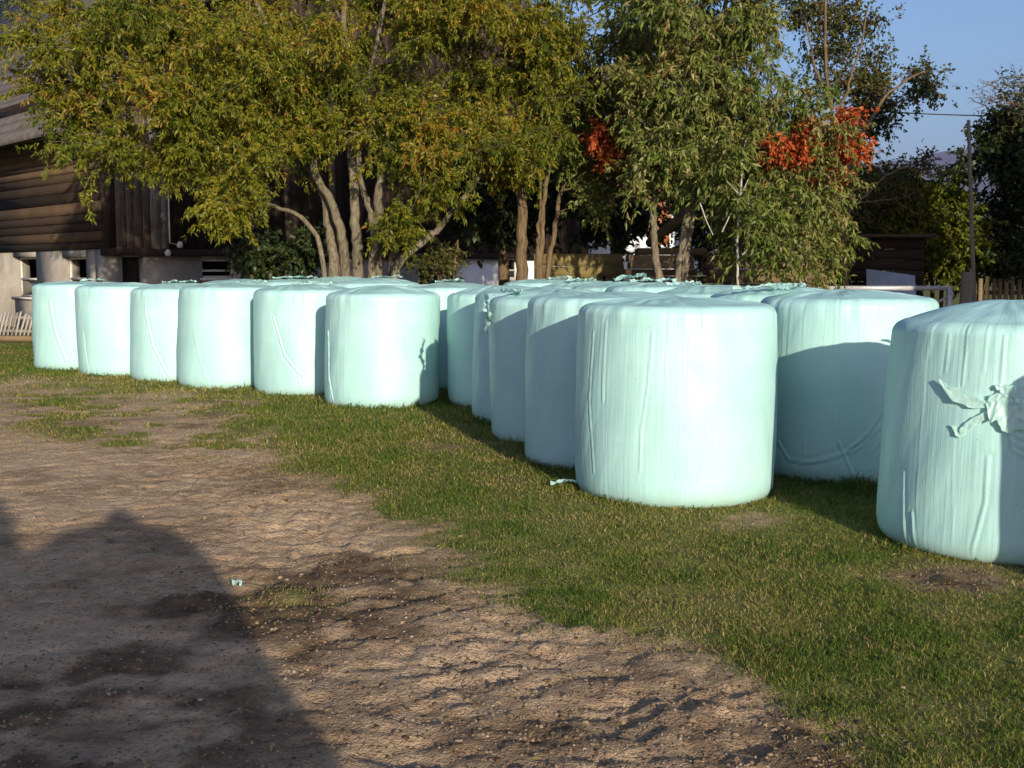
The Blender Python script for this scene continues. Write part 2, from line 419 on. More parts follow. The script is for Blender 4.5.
def make_bale(b, hi=False):
    r, h, seed = b['r'], b['h'], b['seed']
    rg = np.random.default_rng(seed)
    nt, ns = (640, 84) if hi else (300, 44)
    pts, arc = bale_profile(r, h, ns, tap=b.get('tap', rg.uniform(.0, .028)), dome=b['dome'], bul=rg.uniform(.006, .02))
    th = np.arange(nt) * 2 * math.pi / nt
    TH, RR = np.meshgrid(th, pts[:, 0]); ZZ = np.repeat(pts[:, 1][:, None], nt, 1); AA = np.repeat(arc[:, None], nt, 1)
    side = sstep(0, .12, ZZ) * sstep(.05, .3, RR / r)
    rim = np.exp(-((AA - (arc[-1] - r - .02)) / .10) ** 2)
    d = np.zeros_like(TH)
    cx, sx = np.cos(TH), np.sin(TH)
    # lumps of the forage under the film (periodic in angle)
    d += .034 * (fbm(cx * 1.6 + seed, sx * 1.6 + ZZ * 1.2, seed, 3) - .5) * side
    d += .006 * (fbm(cx * 5 + seed, sx * 5 + ZZ * 4, seed + 3, 3) - .5) * side
    # gathers round the shoulder
    g = vnoise(TH * 26 / (2 * math.pi) * 2, AA * 1.5, seed + 5) - .5 + .6 * (vnoise(TH * 80 / (2 * math.pi), AA * 2.5, seed + 6) - .5)
    d += .008 * g * rim
    topm = sstep(arc[-1] - r + .03, arc[-1] - r + .2, AA) * sstep(arc[-1], arc[-1] - .25, AA)
    zt = b.get('flat', 1.0) * .016 * (vnoise(TH * 7 + AA * 5, AA * 2.2, seed + 8) - .5) * topm + .022 * (fbm(cx * RR * 5, sx * RR * 5, seed + 9, 3) - .5) * sstep(arc[-1] - r - .02, arc[-1] - r + .2, AA)
    # upright pleats pressed in the film
    npl = 90 if hi else 40
    for _ in range(npl):
        t0 = rg.uniform(0, 2 * math.pi); lean = rg.normal(0, .05); w = rg.uniform(.007, .013) if hi else rg.uniform(.012, .02)
        z0, ln = rg.uniform(0, h), rg.uniform(.25, .9)
        dt = (TH - t0 - lean * (ZZ - .6) + math.pi) % (2 * math.pi) - math.pi
        d += rg.uniform(.0004, .0016) * rg.choice([1, 1, -.8]) * np.exp(-(dt / w) ** 2) * np.exp(-((ZZ - z0) / ln) ** 4) * side
    # folds traced with their own course over the wrap
    for (cv, amp, w) in b.get('folds', []):
        c = np.array([bale_hit(b, *p) for p in cv])
        tt = np.linspace(0, 1, 60); k = np.linspace(0, 1, len(c))
        ct, cz = np.interp(tt, k, np.unwrap(c[:, 0])), np.interp(tt, k, c[:, 1])
        best = np.full(TH.shape, 9.); sgn = np.zeros(TH.shape)
        for a_, z_ in zip(ct, cz):
            dt = (TH - a_ + math.pi) % (2 * math.pi) - math.pi
            dd = np.hypot(dt * r, ZZ - z_); mk = dd < best
            best = np.where(mk, dd, best)
        d += amp * (np.exp(-(best / w) ** 2) - .45 * np.exp(-((best - 1.9 * w) / w) ** 2)) * side
    rad = RR + d
    d += r * .012 * np.cos(2 * TH + rg.uniform(0, 6)) * side
    lean = b.get('lean', tuple(rg.normal(0, .02, 2)))
    V = np.stack([rad * cx + lean[0] * ZZ, rad * sx + lean[1] * ZZ, ZZ + d * rim * .4 + zt], -1).reshape(-1, 3)
    n_ = len(pts)
    i, j = np.meshgrid(np.arange(n_ - 1), np.arange(nt), indexing='ij'); j2 = (j + 1) % nt
    q = np.stack([i * nt + j, i * nt + j2, (i + 1) * nt + j2, (i + 1) * nt + j], -1).reshape(-1, 4)
    V = np.vstack([V, [[0, 0, 0.0]], [[lean[0] * h, lean[1] * h, pts[-1][1]]]])
    jj = np.arange(nt); j3 = (jj + 1) % nt
    t1 = np.stack([np.full(nt, n_ * nt), j3, jj], -1); t2 = np.stack([np.full(nt, n_ * nt + 1), (n_ - 1) * nt + jj, (n_ - 1) * nt + j3], -1)
    mb = MB()
    uvx = np.stack([TH * r, AA, np.full_like(TH, seed * 3.7)], -1).reshape(-1, 3)
    uvx = np.vstack([uvx, [[0, 0, 0]], [[0, arc[-1], 0]]])
    tone = np.full(len(V), rg.uniform(0, 1))
    mb.add(V, [q, t1, t2], tone, uvx)
    o = mb.build('wrapped_bale', M['film'], smooth=True)
    o.location = (b['x'], b['y'], -.012); o.rotation_euler.z = 0
    tag(o, b['label'], 'silage bale', 'silage bales wrapped in pale green film')
    b['obj'] = o
    return o

def film_strip(b, pts, width, seed, up=None, ruffle=.02, name='loose_film', n=40, m=9, taper=True):
    """a crumpled strip of film that follows pts (world), parented to its bale"""
    rg = np.random.default_rng(seed)
    pts = np.asarray(pts, float); k = np.linspace(0, 1, len(pts)); tt = np.linspace(0, 1, n)
    c = np.stack([np.interp(tt, k, pts[:, a]) for a in range(3)], -1)
    c[1:-1] = (c[:-2] + 2 * c[1:-1] + c[2:]) / 4
    t = np.gradient(c, axis=0); t /= np.linalg.norm(t, axis=1)[:, None]
    outw = np.array(up if up is not None else (0, 0, 1.), float); outw = outw / np.linalg.norm(outw)
    s = np.cross(outw, t); s /= np.linalg.norm(s, axis=1)[:, None] + 1e-9
    nrm = np.cross(t, s)
    w = width * (np.clip(np.sin(np.pi * np.clip(tt * .9 + .08, 0, 1)), .15, 1) if taper else np.ones(n))
    w = w * (.7 + .6 * vnoise(tt * 6, tt * 0 + seed, seed))
    vv = np.linspace(-.5, .5, m)
    S, T = np.meshgrid(vv, tt)
    ed = vnoise(T * 14, S * 2 + seed, seed + 1)
    off = (ruffle * (vnoise(T * 9, S * 3, seed + 2) - .3) + ruffle * .8 * (vnoise(T * 22, S * 6, seed + 3) - .4) + ruffle * .9 * np.abs(S) * 2 * ed)
    V = c[:, None] + s[:, None] * (S * w[:, None] * (.8 + .4 * ed))[..., None] + nrm[:, None] * off[..., None]
    i, j = np.meshgrid(np.arange(n - 1), np.arange(m - 1), indexing='ij')
    q = np.stack([i * m + j, i * m + j + 1, (i + 1) * m + j + 1, (i + 1) * m + j], -1).reshape(-1, 4)
    mb = MB(); base = np.array([b['x'], b['y'], -.012]) if b else np.zeros(3)
    mb.add(V.reshape(-1, 3) - base, [q])
    return mb.build(name, M['flap'], b['obj'] if b else None, smooth=True)

def on_bale(b, px, py, off=.012):
    a, z = bale_hit(b, px, py); k = min(max((z - .09) / (b['h'] - .175), 0), 1); rr = b['r'] * (1 + .014 * math.sin(math.pi * k) - b.get('tap', .012) * k) + off
    return np.array([b['x'] + rr * math.cos(a), b['y'] + rr * math.sin(a), z]) + np.array([*b.get('lean', (0, 0)), 0]) * z

def top_flap(b, ang, dist, length, width, seed, lift=.05, adir=None):
    """crumpled tail of film lying on top of a bale"""
    z = b['h'] + .05 - b['dome'] * min(1, dist / (.87 * b['r'])) ** 2 - .014
    ad = ang + math.pi / 2 if adir is None else adir
    c = np.array([b['x'] + dist * math.cos(ang), b['y'] + dist * math.sin(ang), z])
    d = np.array([math.cos(ad), math.sin(ad), 0])
    lift = lift * .45; width = width * .8; pts = [c - d * length * .5 + [0, 0, .0], c - d * length * .2 + [0, 0, lift * .7], c + d * length * .1 + [0, 0, lift * .5], c + d * length * .35 + [0, 0, lift], c + d * length * .5 + [0, 0, .005]]
    return film_strip(b, pts, width, seed, ruffle=min(lift * .9 + .006, .035), n=46, m=13)

def bale_def(px, ctr, label, r=.61, h=1.215, left=None, **k):
    if left is not None: px = left + r * F / ctr
    x = (px - 512) / F * ctr
    b = dict(x=x, y=ctr, r=r, h=h, label=label, seed=len(BALES) * 7 + 3, **k)
    b.setdefault('dome', .03 + .045 * ((len(BALES) * 37) % 11) / 10)
    b.setdefault('lean', tuple(np.random.default_rng(b['seed']).normal(0, .018, 2)))
    BALES.append(b); return b

LB = 'pale green wrapped bale, '
L1 = bale_def(77, 16.75, LB + 'leftmost of the long row, nearest the barn', folds=[([(48, 300), (54, 330), (66, 360)], .012, .016)])
L2 = bale_def(125, 15.8, LB + 'second from the left end, a film scrap at its lower left', folds=[([(84, 330), (86, 350), (89, 372)], .010, .012)])
L3 = bale_def(178, 15.0, LB + 'third from the left end, diagonal fold in its film', folds=[([(146, 320), (152, 345), (166, 372), (172, 377)], .011, .011), ([(143, 300), (146, 330)], .005, .012)])
L4 = bale_def(228, 14.15, LB + 'broad smooth one fourth from the left end', folds=[([(193, 330), (198, 355), (209, 384)], .008, .010)])
L5 = bale_def(307, 13.38, LB + 'long diagonal crease down its front, fifth from the left end',
              folds=[([(273, 315), (280, 340), (284, 353), (293, 365), (303, 376)], .012, .010), ([(284, 353), (298, 372), (301, 390)], .007, .009)])
L6 = bale_def(381, 12.18, LB + 'right end of the left row, a spiked shadow on its side', r=.605, folds=[([(326, 330), (328, 370), (333, 402)], .011, .010)])
M0 = bale_def(446, 13.95, LB + 'set back between the two rows, half in shadow', r=.6)
M00 = bale_def(456, 15.3, LB + 'lowest showing white top beside the dark barn window', r=.6)
M1 = bale_def(0, 12.1, LB + 'far end of the shaded row, left edge full height', left=449, r=.6)
M2 = bale_def(0, 10.86, LB + 'narrow shaded one with lit bottom edge, second from far end', left=472, r=.6, folds=[([(474, 385), (482, 405), (494, 424)], .009, .012)])
M3 = bale_def(0, 9.67, LB + 'torn strip of film hanging from its top corner', left=491, r=.6)
M4 = bale_def(0, 8.47, LB + 'shaded one directly left of the brightest bale', left=524, r=.6)
M5 = bale_def(676, 7.27, LB + 'brightest and fully sunlit in the middle', r=.622, h=1.2, dome=.035, tap=.004,
              folds=[([(651, 330), (648, 380), (641, 430), (640, 470)], .0035, .008), ([(704, 350), (702, 440), (698, 480)], .003, .008), ([(592, 330), (590, 400), (594, 470)], .003, .009), ([(604, 320), (603, 400)], .003, .009)])
R1 = bale_def(844, 7.98, LB + 'curved shadow across its front, behind the torn one', r=.60, h=1.235, dome=.045, tap=.004,
              folds=[([(778, 440), (790, 458), (812, 460), (845, 450), (868, 430), (884, 405)], .009, .011), ([(800, 462), (830, 458), (858, 447), (880, 425)], .007, .009), ([(838, 440), (855, 478)], .006, .009), ([(868, 455), (882, 432)], .006, .008), ([(850, 446), (875, 428), (886, 415)], .006, .008)])
R2 = bale_def(1010, 5.93, LB + 'nearest one at the right edge, torn film tails on its front', r=.625, h=1.22, lean=(.02, 0), tap=.04, dome=.10, flat=.35,
              folds=[([(913, 510), (915, 545)], .005, .008), ([(903, 470), (906, 540)], .005, .008), ([(986, 455), (984, 500), (972, 550)], .004, .009)] +
                    [([(992 + 3 * k, 396 + 7 * k), (1008, 400 + 7.5 * k + 2 * (k % 2)), (1030, 402 + 9.5 * k)], .006, .008) for k in range(7)] +
                    [([(925 + 13 * k + 5 * (k % 3), 324 + 9 * (k % 2)), (922 + 13 * k + 5 * (k % 3), 355 + 14 * (k % 3))], .0013 + .0008 * (k % 3), .008) for k in range(6)])
# second column behind the shaded row and second row behind the left one: mostly tops
B1 = bale_def(771, 9.55, LB + 'broad top behind the brightest bale and the curved-shadow one', r=.6, h=1.235)
B2 = bale_def(712, 10.75, LB + 'top showing past the upper right of the brightest bale', r=.6, h=1.24)
B3 = bale_def(664, 11.95, LB + 'top rim below the leaning pale trunk', r=.6, h=1.25)
B4 = bale_def(622, 13.15, LB + 'white crumpled film hump on top, below the board wall', r=.6, h=1.25)
B5 = bale_def(584, 14.35, LB + 'flat top below the pair of thin trunks', r=.6, h=1.25)
B6 = bale_def(548, 15.55, LB + 'flat top below the straight brown trunk', r=.6, h=1.26)
K1 = bale_def(374, 14.85, LB + 'domed top rising behind the row where the willow stems stand', r=.6, h=1.28)
K2 = bale_def(300, 15.7, LB + 'top seen over the bale with the long crease', r=.6, h=1.26)
K3 = bale_def(240, 16.6, LB + 'thin edge of top over the broad smooth bale', r=.6, h=1.25)
K4 = bale_def(338, 17.0, LB + 'last top edge in front of the willow stems', r=.6, h=1.29)
C1 = bale_def(0, 4.15, LB + 'standing outside the right edge, shading the torn one'); C1['x'] = 3.34
for b in BALES:
    make_bale(b, hi=b in (M5, R1, R2, M4, L6, L5, L3))

# torn film on the near bale
def tails():
    nrm = (-.35, -.9, .1)
    film_strip(R2, [on_bale(R2, 937, 379, .005), on_bale(R2, 944, 389, .005), on_bale(R2, 957, 397, .005), on_bale(R2, 972, 403, .005), on_bale(R2, 992, 404, .005), on_bale(R2, 1004, 399, .005)], .052, 3, nrm, .005)
    film_strip(R2, [on_bale(R2, 950, 425, .005), on_bale(R2, 958, 434, .005), on_bale(R2, 966, 425, .005), on_bale(R2, 980, 417, .005), on_bale(R2, 992, 409, .005)], .045, 4, nrm, .005)
    film_strip(R2, [on_bale(R2, 985, 400, .006), on_bale(R2, 998, 405, .008), on_bale(R2, 1014, 412, .007), on_bale(R2, 1034, 420, .006), on_bale(R2, 1056, 428, .005)], .20, 5, nrm, .010, n=60, m=22)
    film_strip(R2, [on_bale(R2, 992, 386, .008), on_bale(R2, 1002, 390, .007), on_bale(R2, 1020, 396, .006), on_bale(R2, 1040, 404, .005)], .06, 6, nrm, .009)
    top_flap(R2, R_(55), .44, .30, .08, 7, .010, R_(-30))
    film_strip(M3, [on_bale(M3, 485, 296, .02) + [0, 0, .02], on_bale(M3, 494, 299, .03), on_bale(M3, 496, 312, .02), on_bale(M3, 492, 326, .015), on_bale(M3, 493, 336, .01)], .075, 8, (-.8, -.6, .1), .035)
    top_flap(M3, R_(200), .45, .5, .14, 9, .05)
    top_flap(R1, R_(170), .36, .5, .16, 10, .05, R_(60))
    top_flap(B1, R_(250), .42, .55, .14, 11, .045, R_(10))
    top_flap(B1, R_(60), .3, .4, .12, 12, .04, R_(0))
    top_flap(B4, R_(290), .22, .36, .34, 13, .13, R_(8))
    top_flap(B2, R_(200), .3, .35, .16, 14, .05, R_(20))
    top_flap(B3, R_(100), .4, .5, .14, 15, .06, R_(10))
    top_flap(B5, R_(260), .3, .35, .15, 16, .045, R_(0))
    top_flap(B6, R_(300), .3, .3, .14, 17, .05, R_(0))
    top_flap(M0, R_(80), .2, .35, .15, 18, .05, R_(0))
    top_flap(K1, R_(60), .3, .4, .14, 19, .04, R_(0))
    top_flap(L4, R_(60), .35, .5, .12, 20, .04, R_(0))
    top_flap(L5, R_(90), .35, .5, .12, 21, .04, R_(0))
    top_flap(L1, R_(60), .3, .35, .10, 22, .035, R_(0))
    top_flap(L3, R_(100), .3, .45, .12, 23, .04, R_(0))
    top_flap(K2, R_(270), .3, .6, .13, 24, .04, R_(0))
    c = G(88, 376); film_strip(L2, [c + [0, 0, .03], c + [.12, -.05, .02], c + [.3, -.09, .015]], .09, 26, None, .02)
tails()
c = G(560, 490)
s = film_strip(None, [c + [-.06, 0, .035], c + [.03, .01, .05], c + [.1, .0, .045], c + [.16, .06, .04], c + [.2, .12, .05]], .075, 31, None, .02, name='film_scrap')
tag(s, 'white torn scrap of film on the grass beside the brightest bale', 'plastic scrap')
c = G(237, 590)
s = film_strip(None, [c + [-.018, 0, .02], c + [.0, .008, .028], c + [.018, .0, .02]], .035, 32, None, .02, name='film_scrap')
tag(s, 'small white crumpled scrap on the bare soil at the edge of the big shadow', 'plastic scrap')

# ------------------------------------------------------------------ grass blades
def bales_clear(x, y, f=.93):
    ok = np.ones(len(x), bool)
    for b in BALES: ok &= (x - b['x']) ** 2 + (y - b['y']) ** 2 > (b['r'] * f) ** 2
    return ok
def bales_near(x, y):
    d = np.full(len(x), 9.)
    for b in BALES: d = np.minimum(d, np.hypot(x - b['x'], y - b['y']) - b['r'])
    return d

def build_grass():
    N0 = 900000
    # sampled so that near ground gets more, smaller blades
    y = 2.6 * (22 / 2.6) ** rng.random(N0)
    x = rng.uniform(-.60, .60, N0) * y * 1.02
    g = grass_mask(x, y)
    patch = fbm(x * 3.3, y * 3.3, 101, 3)
    keep = (rng.random(N0) < (g ** 1.2) * (.5 + .9 * patch)) & bales_clear(x, y)
    keep &= rng.random(N0) < .8
    x, y, g, patch = x[keep], y[keep], g[keep], patch[keep]
    n = len(x); nd = bales_near(x, y)
    z = ground_height(x, y) - .004
    edge = np.exp(-(np.clip(nd, 0, 9) / .12) ** 2)
    tuft = np.exp(-((x - G(860, 490)[0]) ** 2 + (y - G(860, 490)[1]) ** 2) / .12 ** 2) * 2.6
    H = rng.uniform(.012, .036, n) * (.55 + .8 * patch) * (.6 + .5 * g) * (1 + .9 * edge * rng.random(n) + tuft) * np.clip(y / 7, .9, 1.5)
    W = rng.uniform(.0028, .0052, n) * np.clip(y / 5.5, .8, 2.6)
    az = rng.uniform(0, 2 * math.pi, n); ln = rng.uniform(.2, 1.5, n)
    dx, dy = np.cos(az), np.sin(az); sx, sy = -dy, dx
    # blades turn their flat side every way
    fa = rng.uniform(0, math.pi, n); sx2, sy2 = np.cos(fa), np.sin(fa)
    b0 = np.stack([x, y, z], -1); s = np.stack([sx2, sy2, np.zeros(n)], -1) * W[:, None] * .5
    m = b0 + np.stack([dx * H * ln * .35, dy * H * ln * .35, H * .62], -1)
    t = b0 + np.stack([dx * H * ln, dy * H * ln, H * np.clip(1.05 - .3 * ln, .35, 1)], -1)
    V = np.stack([b0 - s, b0 + s, m + s * .8, m - s * .8, t], 1).reshape(-1, 3)
    k = np.arange(n)[:, None] * 5
    bp = sstep(.48, .64, fbm(x * 1.3 + 5, y * 1.9, 151, 4)); tone = np.clip((.40 + .17 * bp) + .5 * (.55 - patch) + rng.normal(0, .15, n) + .35 * (1 - g), 0, 1)
    dry = rng.random(n) < (.08 + .22 * sstep(.5, .7, fbm(x * 1.7, y * 1.7, 131, 3))); tone = np.where(dry, rng.uniform(.7, 1, n), tone)
    mb = MB(); mb.add(V, [k + np.array([[0, 1, 2, 3]]), k + np.array([[3, 2, 4]])], np.repeat(tone, 5))
    tag(mb.build('grass', M['grass']), kind='stuff', label='short trampled grass around the bales')
    print('blades', n)
build_grass()

def build_pebbles():
    n = 800
    y = 2.5 * (11 / 2.5) ** rng.random(n); x = rng.uniform(-.5, .4, n) * y
    k = (grass_mask(x, y) < .35) & bales_clear(x, y); x, y = x[k], y[k]; n = len(x)
    z = ground_height(x, y)
    r = np.clip(rng.lognormal(-5.6, .4, n), .0018, .012)
    ico = np.array([(0, 0, 1), (.89, 0, .45), (.28, .85, .45), (-.72, .53, .45), (-.72, -.53, .45), (.28, -.85, .45), (.72, .53, -.45), (-.28, .85, -.45), (-.89, 0, -.45), (-.28, -.85, -.45), (.72, -.53, -.45), (0, 0, -1)])
    fc = np.array([(0, 1, 2), (0, 2, 3), (0, 3, 4), (0, 4, 5), (0, 5, 1), (1, 6, 2), (2, 7, 3), (3, 8, 4), (4, 9, 5), (5, 10, 1), (2, 6, 7), (3, 7, 8), (4, 8, 9), (5, 9, 10), (1, 10, 6), (6, 11, 7), (7, 11, 8), (8, 11, 9), (9, 11, 10), (10, 11, 6)])
    V = ico[None] * r[:, None, None] * rng.uniform(.6, 1.2, (n, 12, 1)) * np.array([1, 1, .65]) + np.stack([x, y, z + r * .2], -1)[:, None]
    mb = MB(); mb.add(V.reshape(-1, 3), [(np.arange(n)[:, None, None] * 12 + fc[None]).reshape(-1, 3)])
    tag(mb.build('gravel', M['stone']), kind='stuff', label='scattered small stones on the bare soil')
build_pebbles()

def build_clods():
    n = 34000
    y = 2.5 * (9 / 2.5) ** rng.random(n); x = rng.uniform(-.52, .42, n) * y
    sd = (y - np.interp(x, BX, BY)) * .55
    w = np.exp(-((sd + .7) / .8) ** 2) * (.15 + sstep(.42, .6, fbm(x * 2.0, y * 2.0, 141, 4))) + .9 * wet_mask(x, y) + .05
    k = (rng.random(n) < w) & bales_clear(x, y) & (grass_mask(x, y) < .7); x, y = x[k], y[k]; n = len(x)
    z = ground_height(x, y); r = np.clip(rng.lognormal(-5.35, .45, n), .0025, .015)
    V8 = np.array([(-1, -1, -1), (1, -1, -1), (1, 1, -1), (-1, 1, -1), (-.6, -.6, .8), (.7, -.5, .7), (.6, .7, .9), (-.7, .5, .6)])
    f8 = np.array([[0, 1, 5, 4], [1, 2, 6, 5], [2, 3, 7, 6], [3, 0, 4, 7], [4, 5, 6, 7]])
    a = rng.uniform(0, 6.28, n); ca, sa = np.cos(a)[:, None], np.sin(a)[:, None]
    v = V8[None] * rng.uniform(.5, 1.15, (n, 8, 3)) * r[:, None, None] * np.array([1.1, .8, .6])
    v = np.stack([v[..., 0] * ca - v[..., 1] * sa, v[..., 0] * sa + v[..., 1] * ca, v[..., 2]], -1) + np.stack([x, y, z], -1)[:, None]
    mb = MB(); mb.add(v.reshape(-1, 3), [(np.arange(n)[:, None, None] * 8 + f8[None]).reshape(-1, 4)], np.repeat(rng.random(n), 8))
    tag(mb.build('soil_clods', M['clod']), kind='stuff', label='crumbs of broken soil in the tyre tracks')
build_clods()

def build_litter():
    n = 700
    y = 2.6 * (15 / 2.6) ** rng.random(n); x = rng.uniform(-.5, .46, n) * y
    k = bales_clear(x, y, 1.0); x, y = x[k], y[k]; n = len(x)
    z = ground_height(x, y) + rng.uniform(.004, .02, n)
    az = rng.uniform(0, 6.28, n); L = rng.uniform(.012, .04, n); w = L * rng.uniform(.05, .2, n)
    d = np.stack([np.cos(az), np.sin(az), rng.normal(0, .3, n)], -1); s = np.stack([-np.sin(az), np.cos(az), rng.normal(0, .4, n)], -1)
    p = np.stack([x, y, z], -1)
    V = np.stack([p, p + d * L[:, None] * .5 + s * w[:, None], p + d * L[:, None], p + d * L[:, None] * .5 - s * w[:, None]], 1).reshape(-1, 3)
    mb = MB(); mb.add(V, [np.arange(n)[:, None] * 4 + np.array([[0, 1, 2, 3]])], np.repeat(rng.uniform(.72, 1, n), 4))
    tag(mb.build('fallen_leaves', M['grass']), kind='stuff', label='dry straw and fallen leaves on the ground')
build_litter()

# ------------------------------------------------------------------ trees
def unit(v): return v / (np.linalg.norm(v, axis=-1, keepdims=True) + 1e-9)

def bez(a, c, b, n):
    t = np.linspace(0, 1, n)[:, None]
    return a * (1 - t) ** 2 + 2 * c * t * (1 - t) + b * t * t

def leaf_mesh(mb, p, d, L, W, tone, rg, flat=.5):
    n = len(p)
    rnd = unit(rg.normal(size=(n, 3)))
    s = unit(np.cross(d, rnd)); nn = np.cross(s, d)
    m = p + d * (L * .45)[:, None] + nn * (W * .25)[:, None]
    t = p + d * L[:, None] - np.array([0, 0, 1]) * (L * .12)[:, None]
    V = np.stack([p, m + s * (W * .5)[:, None], t, m - s * (W * .5)[:, None]], 1).reshape(-1, 3)
    mb.add(V, [np.arange(n)[:, None] * 4 + np.array([[0, 1, 2, 3]])], np.repeat(tone, 4))

def make_tree(name, label, cat, base, stems, regions, leafmat, bark, L=.085, W=.026, group=None, subs=7, twigs=7, leaves=26, droop=.5, twig_len=.42, seed=1, rad_cl=.55, bare=0.0, twig_mat=None, hang=.0, lim=None):
    """stems: list of (world polyline, r0, r1).  regions: (px, py, Y, rpx, rpy, depth, clusters)"""
    rg = np.random.default_rng(seed)
    root = empty(name, base, label, cat, group)
    wood = MB(); crown = MB(); lp = []; ld = []; lc = []
    nodes = []; base = np.array(base, float)
    for pts, r0, r1 in stems:
        pts = np.array(pts, float); k = np.linspace(0, 1, len(pts)); tt = np.linspace(0, 1, max(12, len(pts) * 5))
        c = np.stack([np.interp(tt, k, pts[:, a]) for a in range(3)], -1)
        for _ in range(3): c[1:-1] = (c[:-2] + 2 * c[1:-1] + c[2:]) / 4
        c[1:-1] += rg.normal(0, .012, (len(c) - 2, 3))
        rr = r0 + (r1 - r0) * tt ** .8
        wood.tube(c - base, rr, 9)
        for q, r in zip(c, rr): nodes.append((q, r))
    for (px, py, Y, rpx, rpy, dep, nc) in regions:
        C = P(px, py, Y); rx, rz = rpx * Y / F, rpy * Y / F
        for _ in range(nc):
            while True:
                q = rg.uniform(-1, 1, 3)
                if np.dot(q, q) < 1: break
            ctr = C + q * [rx, dep, rz]
            if ctr[2] < .35: ctr[2] = .35 + rg.random() * .3
            NP = np.array([k[0] for k in nodes])
            dd = np.linalg.norm(NP - ctr, axis=1) + 1.2 * np.clip(NP[:, 2] - ctr[2] + .2, 0, 9)
            i = int(np.argmin(dd)); a, r0 = nodes[i]
            ln = np.linalg.norm(ctr - a)
            mid = (a + ctr) / 2 + rg.normal(0, .12 * ln, 3) + [0, 0, .12 * ln]
            br = bez(a, mid, ctr, 9); r = min(r0 * .6, .010 + .012 * ln)
            rr = np.linspace(r, .006, 9); wood.tube(br - base, rr, 5)
            for q, r in list(zip(br, rr))[3:8:2]: nodes.append((q, r))
            rc = rad_cl * rg.uniform(.7, 1.3)
            tn = rg.normal(0, .12)
            for _s in range(subs):
                st = br[rg.integers(4, 9)]
                en = ctr + unit(rg.normal(size=3)) * rc * rg.uniform(.5, 1.1) * np.array([1, 1, .8]) - [0, 0, hang * rg.random()]
                sb = bez(st, (st + en) / 2 + rg.normal(0, .08, 3) + [0, 0, .08], en, 6)
                wood.tube(sb - base, np.linspace(.006, .0025, 6), 3)
                for _t in range(twigs):
                    o = sb[rg.integers(1, 6)]
                    dr = unit(unit(en - st) * .5 + rg.normal(size=3) * .8 + [0, 0, -droop * .6])
                    tl = twig_len * rg.uniform(.5, 1.2)
                    if rg.random() < .35: wood.tube(np.stack([o, o + dr * tl * .55, o + dr * tl - [0, 0, .1 * droop * tl]]) - base, [.0028, .002, .0012], 3)
                    if rg.random() < bare: continue
                    nl = int(leaves * rg.uniform(.6, 1.3)); u = rg.random(nl) ** .8
                    pos = o + dr * (u * tl)[:, None] + rg.normal(0, .012, (nl, 3)) - np.array([0, 0, .12 * droop * tl]) * (u * u)[:, None]
                    dl = unit(dr * .7 + rg.normal(size=(nl, 3)) * .75 + [0, 0, -droop])
                    lp.append(pos); ld.append(dl); lc.append(np.clip(.48 + tn + rg.normal(0, .2, nl) + .12 * rg.normal(), 0, 1))
    lp, ld, lc = np.vstack(lp), np.vstack(ld), np.concatenate(lc)
    if lim is not None:
        k = lim(lp); lp, ld, lc = lp[k], ld[k], lc[k]
    n = len(lp)
    leaf_mesh(crown, lp - base, ld, L * rg.uniform(.6, 1.25, n), W * rg.uniform(.7, 1.3, n), lc, rg)
    wood.build('trunk', bark, root, smooth=True); crown.build('crown', leafmat, root)
    print(name, n)
    return root

def PP(Y, *pts): return [P(x, y, Y) for x, y in pts]
def foot(px, Y): return np.array([(px - 512) / F * Y, Y, -.03])

# big willow in front of the barn
wy = 18.8
wst = []
for bx, pts, r0, r1 in [
    (338, [(334, 275), (331, 235), (326, 200), (312, 160), (300, 100), (262, 20), (230, -80)], .10, .04),
    (348, [(345, 272), (342, 235), (334, 205), (306, 165), (285, 140), (250, 90), (190, 60)], .10, .035),
    (361, [(358, 270), (355, 230), (353, 180), (350, 120), (345, 40), (340, -80)], .11, .04),
    (374, [(372, 265), (375, 240), (372, 215), (362, 190), (356, 150), (368, 80), (400, -60)], .09, .03),
    (378, [(376, 265), (378, 225), (379, 190), (384, 130), (420, 40), (450, -60)], .11, .04),
    (392, [(392, 262), (398, 235), (401, 190), (402, 150), (450, 70), (500, 0)], .09, .03),
    (388, [(395, 262), (415, 248), (436, 232), (455, 210), (475, 182), (510, 140), (545, 100)], .085, .03),
    (330, [(322, 240), (300, 214), (270, 205), (225, 190), (150, 165)], .05, .02)]:
    wst.append(([foot(bx, wy)] + [P(x, y, wy + .25 * math.sin(i * 1.7 + bx)) for i, (x, y) in enumerate(pts)], r0, r1))
make_tree('willow_tree', 'large many-stemmed olive green willow in front of the barn', 'tree', foot(362, wy), wst, [
    (180, 70, 17.2, 120, 88, 1.5, 38), (130, 25, 17.6, 70, 40, .9, 7), (330, 20, 18.6, 190, 120, 1.8, 46), (480, 50, 18.6, 115, 95, 1.6, 25),
    (222, 142, 16.9, 62, 46, .9, 11), (110, 145, 17.0, 36, 26, .7, 3), (40, 60, 16.8, 50, 60, .9, 6), (238, 195, 16.6, 22, 20, .4, 3), (320, 120, 18.2, 130, 50, 1.2, 15), (440, 125, 18.0, 100, 45, 1.1, 12),
    (425, 200, 18.0, 50, 32, .7, 4), (330, -110, 18.6, 230, 90, 2.0, 24)],
    M['willow'], M['bark'], L=.080, W=.024, seed=3, subs=7, twigs=8, leaves=30, droop=.55)

